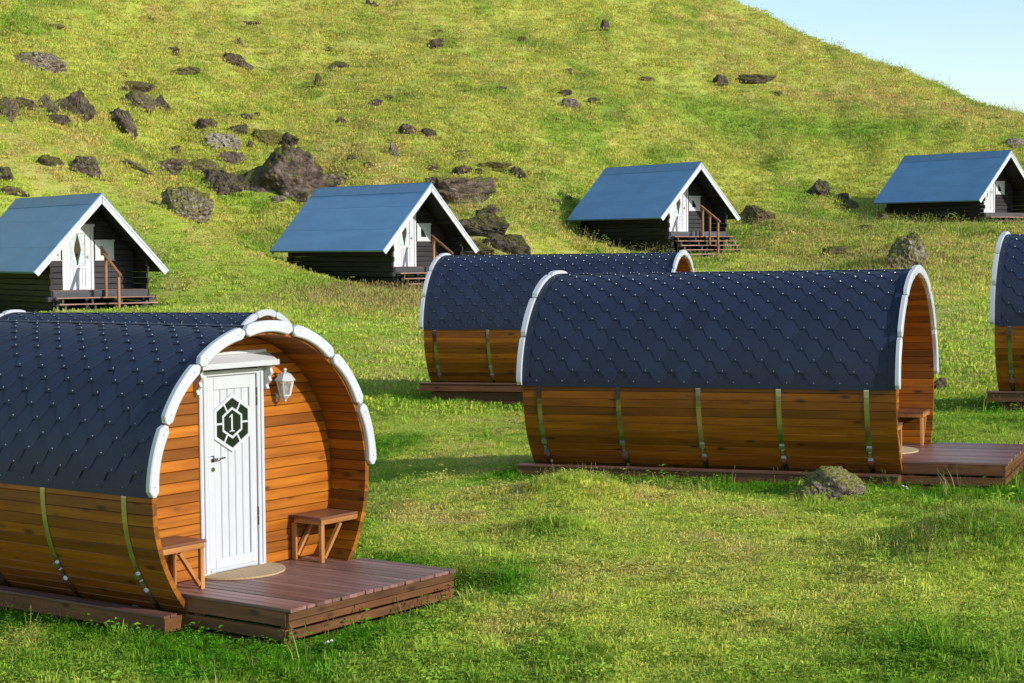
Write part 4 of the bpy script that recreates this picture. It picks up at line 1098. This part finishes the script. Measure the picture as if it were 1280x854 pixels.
def tuft(idx, n, rad, hmin, hmax, wid, lean, mix, heads=0, stalk=None, leaves=0):
    rs = random.Random(idx * 31 + 5); mb = MB(); mb.mats = LF
    def blade(x, y, h, wd, az, ln, mat):
        dx, dy = math.cos(az), math.sin(az); px, py = -dy * wd / 2, dx * wd / 2
        k1, k2 = .5, 1.0
        q1 = (x + dx * ln * h * .3, y + dy * ln * h * .3, h * .55); q2 = (x + dx * ln * h, y + dy * ln * h, h * (1 - .3 * ln))
        mb.add([(x - px, y - py, -.02), (x + px, y + py, -.02), (q1[0] + px * .8, q1[1] + py * .8, q1[2]), (q1[0] - px * .8, q1[1] - py * .8, q1[2]), q2], [(0, 1, 2, 3), (3, 2, 4)], mat)
        return q2
    for i in range(n):
        a = rs.uniform(0, 6.28); r = rad * math.sqrt(rs.random())
        h = rs.uniform(hmin, hmax) * (1 - .35 * r / rad)
        t = rs.random(); mat = 0
        acc = 0
        for k, p in enumerate(mix):
            acc += p
            if t < acc: mat = k; break
        blade(r * math.cos(a), r * math.sin(a), h, wid * rs.uniform(.7, 1.2), a + rs.uniform(-1.2, 1.2), lean * rs.uniform(.2, 1), mat)
    for i in range(heads):
        a = rs.uniform(0, 6.28); r = rad * math.sqrt(rs.random()); x, y = r * math.cos(a), r * math.sin(a); h = rs.uniform(*stalk)
        tip = blade(x, y, h, .007 if h < .5 else .012, a, .25, 5)
        hw, hh = .005 + h * .012, h * .12
        for q in (0, 1.57):
            cx, cy = math.cos(a + q) * hw, math.sin(a + q) * hw
            z = tip[2]
            mb.add([(tip[0], tip[1], z - hh), (tip[0] + cx, tip[1] + cy, z), (tip[0], tip[1], z + hh), (tip[0] - cx, tip[1] - cy, z)], [(0, 1, 2, 3)], 4 if rs.random() < .7 else 5)
    for i in range(leaves):
        a = rs.uniform(0, 6.28); r = rad * math.sqrt(rs.random()); x, y = r * math.cos(a), r * math.sin(a); h = rs.uniform(hmin, hmax); l = rs.uniform(.018, .035) * (1 + 2 * hmax)
        dx, dy = math.cos(a + rs.uniform(-1, 1)) * l, math.sin(a + rs.uniform(-1, 1)) * l
        mb.add([(x, y, h), (x + dx * .5 - dy * .4, y + dy * .5 + dx * .4, h + l * .3), (x + dx, y + dy, h + l * .1), (x + dx * .5 + dy * .4, y + dy * .5 - dx * .4, h + l * .25)], [(0, 1, 2, 3)], 2 if rs.random() < .5 else 0)
    me_ = bpy.data.meshes.new('tuft'); me_.from_pydata(mb.v, [], mb.f)
    for m_ in LF: me_.materials.append(m_)
    me_.polygons.foreach_set('material_index', mb.m); me_.update()
    o = bpy.data.objects.new('tuft_%02d' % idx, me_); SRC.objects.link(o)
N_ = (.55, .25, .14, .06)
tuft(0, 32, .13, .012, .028, .007, 1.4, N_); tuft(1, 32, .14, .01, .026, .008, 1.5, (.5, .38, .04, .08)); tuft(2, 28, .12, .015, .036, .007, 1.2, (.62, .2, .13, .05)); tuft(3, 26, .14, .01, .024, .009, 1.6, (.45, .35, .05, .15)); tuft(4, 20, .10, .01, .025, .006, 1.1, N_, leaves=8)
tuft(5, 34, .11, .10, .22, .010, .8, (.62, .15, .23)); tuft(6, 30, .10, .14, .27, .011, .7, (.6, .2, .2)); tuft(7, 26, .13, .07, .17, .011, 1.0, (.5, .1, .4), leaves=14)
tuft(8, 34, .34, .04, .11, .03, 1.0, N_); tuft(9, 36, .36, .03, .09, .034, 1.1, (.45, .33, .08, .14)); tuft(10, 30, .28, .05, .14, .026, .9, (.5, .15, .32, .03)); tuft(11, 24, .30, .06, .16, .022, .8, (.3, .3, .1, .3))
tuft(12, 7, .12, .05, .12, .006, .7, (.5, .2, .1, .2), 4, (.12, .34)); tuft(13, 14, .26, .06, .14, .018, .8, (.4, .2, .1, .3), 6, (.14, .3))
tuft(14, 8, .10, .02, .05, .008, .9, N_, leaves=26); tuft(15, 4, .28, .1, .3, .02, .6, (.2, .1, .7), 5, (.2, .4), leaves=40)
tuft(17, 12, .16, .08, .20, .02, .5, (.15, .0, .25, .1, .5), 9, (.16, .34)); tuft(18, 40, .26, .08, .2, .026, .9, (.35, .2, .35, .1))
# clover heads: small white blossoms
def flower():
    mb = MB(); mb.mats = LF; rs = random.Random(3)
    for i in range(3):
        x, y = rs.uniform(-.08, .08), rs.uniform(-.08, .08); z = rs.uniform(.05, .11)
        mb.add([(x - .004, y, 0), (x + .004, y, 0), (x, y, z)], [(0, 1, 2)], 2)
        r = .013; mb.add([(x + r, y, z), (x, y + r, z), (x - r, y, z), (x, y - r, z), (x, y, z + r), (x, y, z - r * .6)], [(0,1,4),(1,2,4),(2,3,4),(3,0,4),(1,0,5),(2,1,5),(3,2,5),(0,3,5)], 6)
    me_ = bpy.data.meshes.new('clover'); me_.from_pydata(mb.v, [], mb.f)
    for m_ in LF: me_.materials.append(m_)
    me_.polygons.foreach_set('material_index', mb.m); o = bpy.data.objects.new('tuft_16', me_); SRC.objects.link(o)
flower()

rs = np.random.RandomState(11)
def scatter(n, y0, y1, pw_=1.0, a0=-.42, a1=.48):
    """n points, denser close by (pw_ > 1 pulls them nearer)"""
    t = rs.rand(n) ** pw_; Y = y0 + (y1 - y0) * t; a = rs.uniform(a0, a1, n)
    return a * (Y + 2), Y
def clear(x, y, deckpad=.0):
    ok = ~((y > 44) & (rs.rand(len(x)) < sstep(2.2, .3, bdist(x, y)) * .75))
    for i, (fx, fy, yaw, hu, y0, y1, zt) in enumerate(FOOT):
        dx = x - fx; dy = y - fy; u = dx * math.cos(yaw) + dy * math.sin(yaw); v = -dx * math.sin(yaw) + dy * math.cos(yaw)
        if i < 5:
            ins = (np.abs(u) < 1.06) & (v > -.0) & (v < 4.25)
            if i < 2: ins |= (u > -.93) & (u < 1.05) & (v > -1.09) & (v <= .1)
        else: ins = (np.abs(u) < 1.5) & (v > -.1) & (v < 5.9)
        ok &= ~ins
    for rx, ry, a, b in ROCKPOS: ok &= ((x - rx) / a) ** 2 + ((y - ry) / b) ** 2 > .8
    return ok
PX, PY, PV, PS, PC = [], [], [], [], []
def emit(x, y, var, scl, col):
    PX.append(x); PY.append(y); PV.append(var); PS.append(scl); PC.append(col)
def batch(n, y0, y1, pw_, variants, probs, s0, s1, lushv=None, dens=None):
    x, y = scatter(n, y0, y1, pw_); k = clear(x, y); x, y = x[k], y[k]
    lush, dry, n2, far = patches(x, y)
    if dens is not None:
        k = rs.rand(len(x)) < dens(x, y, lush, dry, n2); x, y, lush, dry, n2 = x[k], y[k], lush[k], dry[k], n2[k]
    v = rs.choice(variants, len(x), p=probs)
    s = rs.uniform(s0, s1, len(x))
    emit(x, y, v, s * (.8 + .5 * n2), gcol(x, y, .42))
# mown lawn in front, growing coarser with distance
batch(80000, 10.2, 33, 1.35, [0, 1, 2, 3, 4, 14], [.26, .22, .2, .16, .1, .06], .7, 1.25)
batch(43000, 28, 64, 1.1, [0, 1, 2, 3, 8, 9], [.15, .15, .15, .15, .2, .2], .55, 1.15)
# unmown edges along the buildings
def edge_d(x, y, lush, dry, n2):
    bd = bdist(x, y); return np.clip(sstep(.62, .08, bd) * (.35 + n2), 0, 1)
batch(115000, 11, 33, 1.2, [5, 6, 7, 12], [.4, .12, .46, .02], .25, .6, dens=edge_d)
batch(40000, 44, 80, 1.0, [8, 10, 13, 5], [.5, .5, 0, 0], .4, .8, dens=lambda x, y, l, d, n: sstep(1.0, .1, bdist(x, y)) * .8)
# stalks gone to seed
batch(7000, 11, 30, 1.2, [12], [1.], .6, 1.1, dens=lambda x, y, l, d, n: np.clip(sstep(.45, .1, bdist(x, y)) * .10 * (x > 0) + sstep(.45, .1, bdist(x, y)) * .03 + .003, 0, 1))
batch(5000, 11, 30, 1.2, [14, 7, 5], [.5, .3, .2], .6, 1.1, dens=lambda x, y, l, d, n: np.clip(l * .9, 0, 1))
batch(40, 11, 28, 1.2, [16], [1.], .8, 1.3, dens=lambda x, y, l, d, n: np.clip(.1 + l * .6, 0, 1))
# hillside
batch(25000, 50, 72, 1.0, [8, 9, 10], [.4, .4, .2], .4, .8)
batch(70000, 64, 116, 1.0, [8, 9, 10, 11, 13, 15], [.32, .30, .18, .14, .025, .035], .8, 1.5)
batch(9000, 62, 116, 1.0, [15, 10, 13], [.4, .4, .2], .8, 1.7, dens=lambda x, y, l, d, n: np.clip(sstep(.45, .7, n) + d * .6, 0, 1))
batch(5200, 60, 116, 1.0, [17, 15], [.7, .3], .7, 1.3, dens=lambda x, y, l, d, n: sstep(.5, .68, fbm(x * .3, y * .3, 91, 3)) * .9 + .08)
batch(3800, 58, 116, 1.0, [18], [1.], .7, 1.5, dens=lambda x, y, l, d, n: np.clip(.3 + n, 0, 1))
batch(500, 12, 40, 1.2, [18, 5], [.3, .7], .2, .4, dens=lambda x, y, l, d, n: np.clip(n * 1.2 - .2, 0, 1))
# coarse plants on the mounds
for mx, my, rx, ry, h in MOUNDS[:4]:
    n = int(1500 * rx * ry) + 80
    x = mx + rs.normal(0, rx * .7, n); y = my + rs.normal(0, ry * .7, n); k = clear(x, y); x, y = x[k], y[k]
    emit(x, y, rs.choice([5, 7, 11, 12, 2, 14], len(x), p=[.25, .2, .05, .08, .27, .15]), rs.uniform(.3, .65, len(x)), gcol(x, y, .5))
for mx, my, rx, ry, h in [MOUNDS[TALL], MOUNDS[TALL + 3]]:
    n = 1500; x = mx + rs.normal(0, rx * .8, n); y = my + rs.normal(0, ry * .8, n); k = clear(x, y); x, y = x[k], y[k]
    emit(x, y, rs.choice([8, 11, 13], len(x)), rs.uniform(.8, 1.5, len(x)), gcol(x, y, .4))
# turf growing up against the rocks
for rx, ry, a, b in ROCKPOS:
    n = int(26 + 10 * a * 6) if ry < 40 else int(14 + a * 12)
    t = rs.uniform(0, 6.28, n); q = rs.uniform(.95, 1.25, n); x = rx + np.cos(t) * a * q; y = ry + np.sin(t) * b * q - .05
    if ry < 40: emit(x, y, rs.choice([5, 7, 2], n), rs.uniform(.4, .8, n), gcol(x, y, .4))
    else: emit(x, y, rs.choice([8, 9, 10], n), rs.uniform(.6, 1.2, n), gcol(x, y, .4))
x = np.concatenate(PX); y = np.concatenate(PY); v = np.concatenate(PV); s = np.concatenate(PS); c = np.concatenate(PC)
z = heights(x, y) - .005; n = len(x)
print('grass instances', n)
gm = bpy.data.meshes.new('meadow_grass'); gm.vertices.add(n); gm.vertices.foreach_set('co', np.stack([x, y, z], 1).astype(np.float32).ravel())
def att(nm, tp, arr, f): a_ = gm.attributes.new(nm, tp, 'POINT'); a_.data.foreach_set(f, arr.ravel())
att('gcol', 'FLOAT_COLOR', np.c_[c, np.ones(n)].astype(np.float32), 'color')
att('var', 'INT', v.astype(np.int32), 'value')
att('rot', 'FLOAT_VECTOR', np.stack([rs.normal(0, .12, n), rs.normal(0, .12, n), rs.uniform(0, 6.28, n)], 1).astype(np.float32), 'vector')
att('scl', 'FLOAT', s.astype(np.float32), 'value')
gm.update()
go = tag(inst('meadow_grass', gm), 'short mown grass, seed stalks and weeds covering the meadow and hillside', None, None, 'stuff')
ng = bpy.data.node_groups.new('grass_scatter', 'GeometryNodeTree')
ng.interface.new_socket('Geometry', in_out='INPUT', socket_type='NodeSocketGeometry'); ng.interface.new_socket('Geometry', in_out='OUTPUT', socket_type='NodeSocketGeometry')
gi, gou = ng.nodes.new('NodeGroupInput'), ng.nodes.new('NodeGroupOutput')
ip = ng.nodes.new('GeometryNodeInstanceOnPoints'); ci = ng.nodes.new('GeometryNodeCollectionInfo')
ci.inputs['Collection'].default_value = SRC; ci.inputs['Separate Children'].default_value = True; ci.inputs['Reset Children'].default_value = True
def named(nm, tp): q = ng.nodes.new('GeometryNodeInputNamedAttribute'); q.data_type = tp; q.inputs[0].default_value = nm; return q.outputs[0]
ip.inputs['Pick Instance'].default_value = True
L2 = ng.links.new
L2(gi.outputs[0], ip.inputs['Points']); L2(ci.outputs[0], ip.inputs['Instance']); L2(named('var', 'INT'), ip.inputs['Instance Index'])
L2(named('rot', 'FLOAT_VECTOR'), ip.inputs['Rotation']); L2(named('scl', 'FLOAT'), ip.inputs['Scale']); L2(ip.outputs[0], gou.inputs[0])
md = go.modifiers.new('scatter', 'NODES'); md.node_group = ng
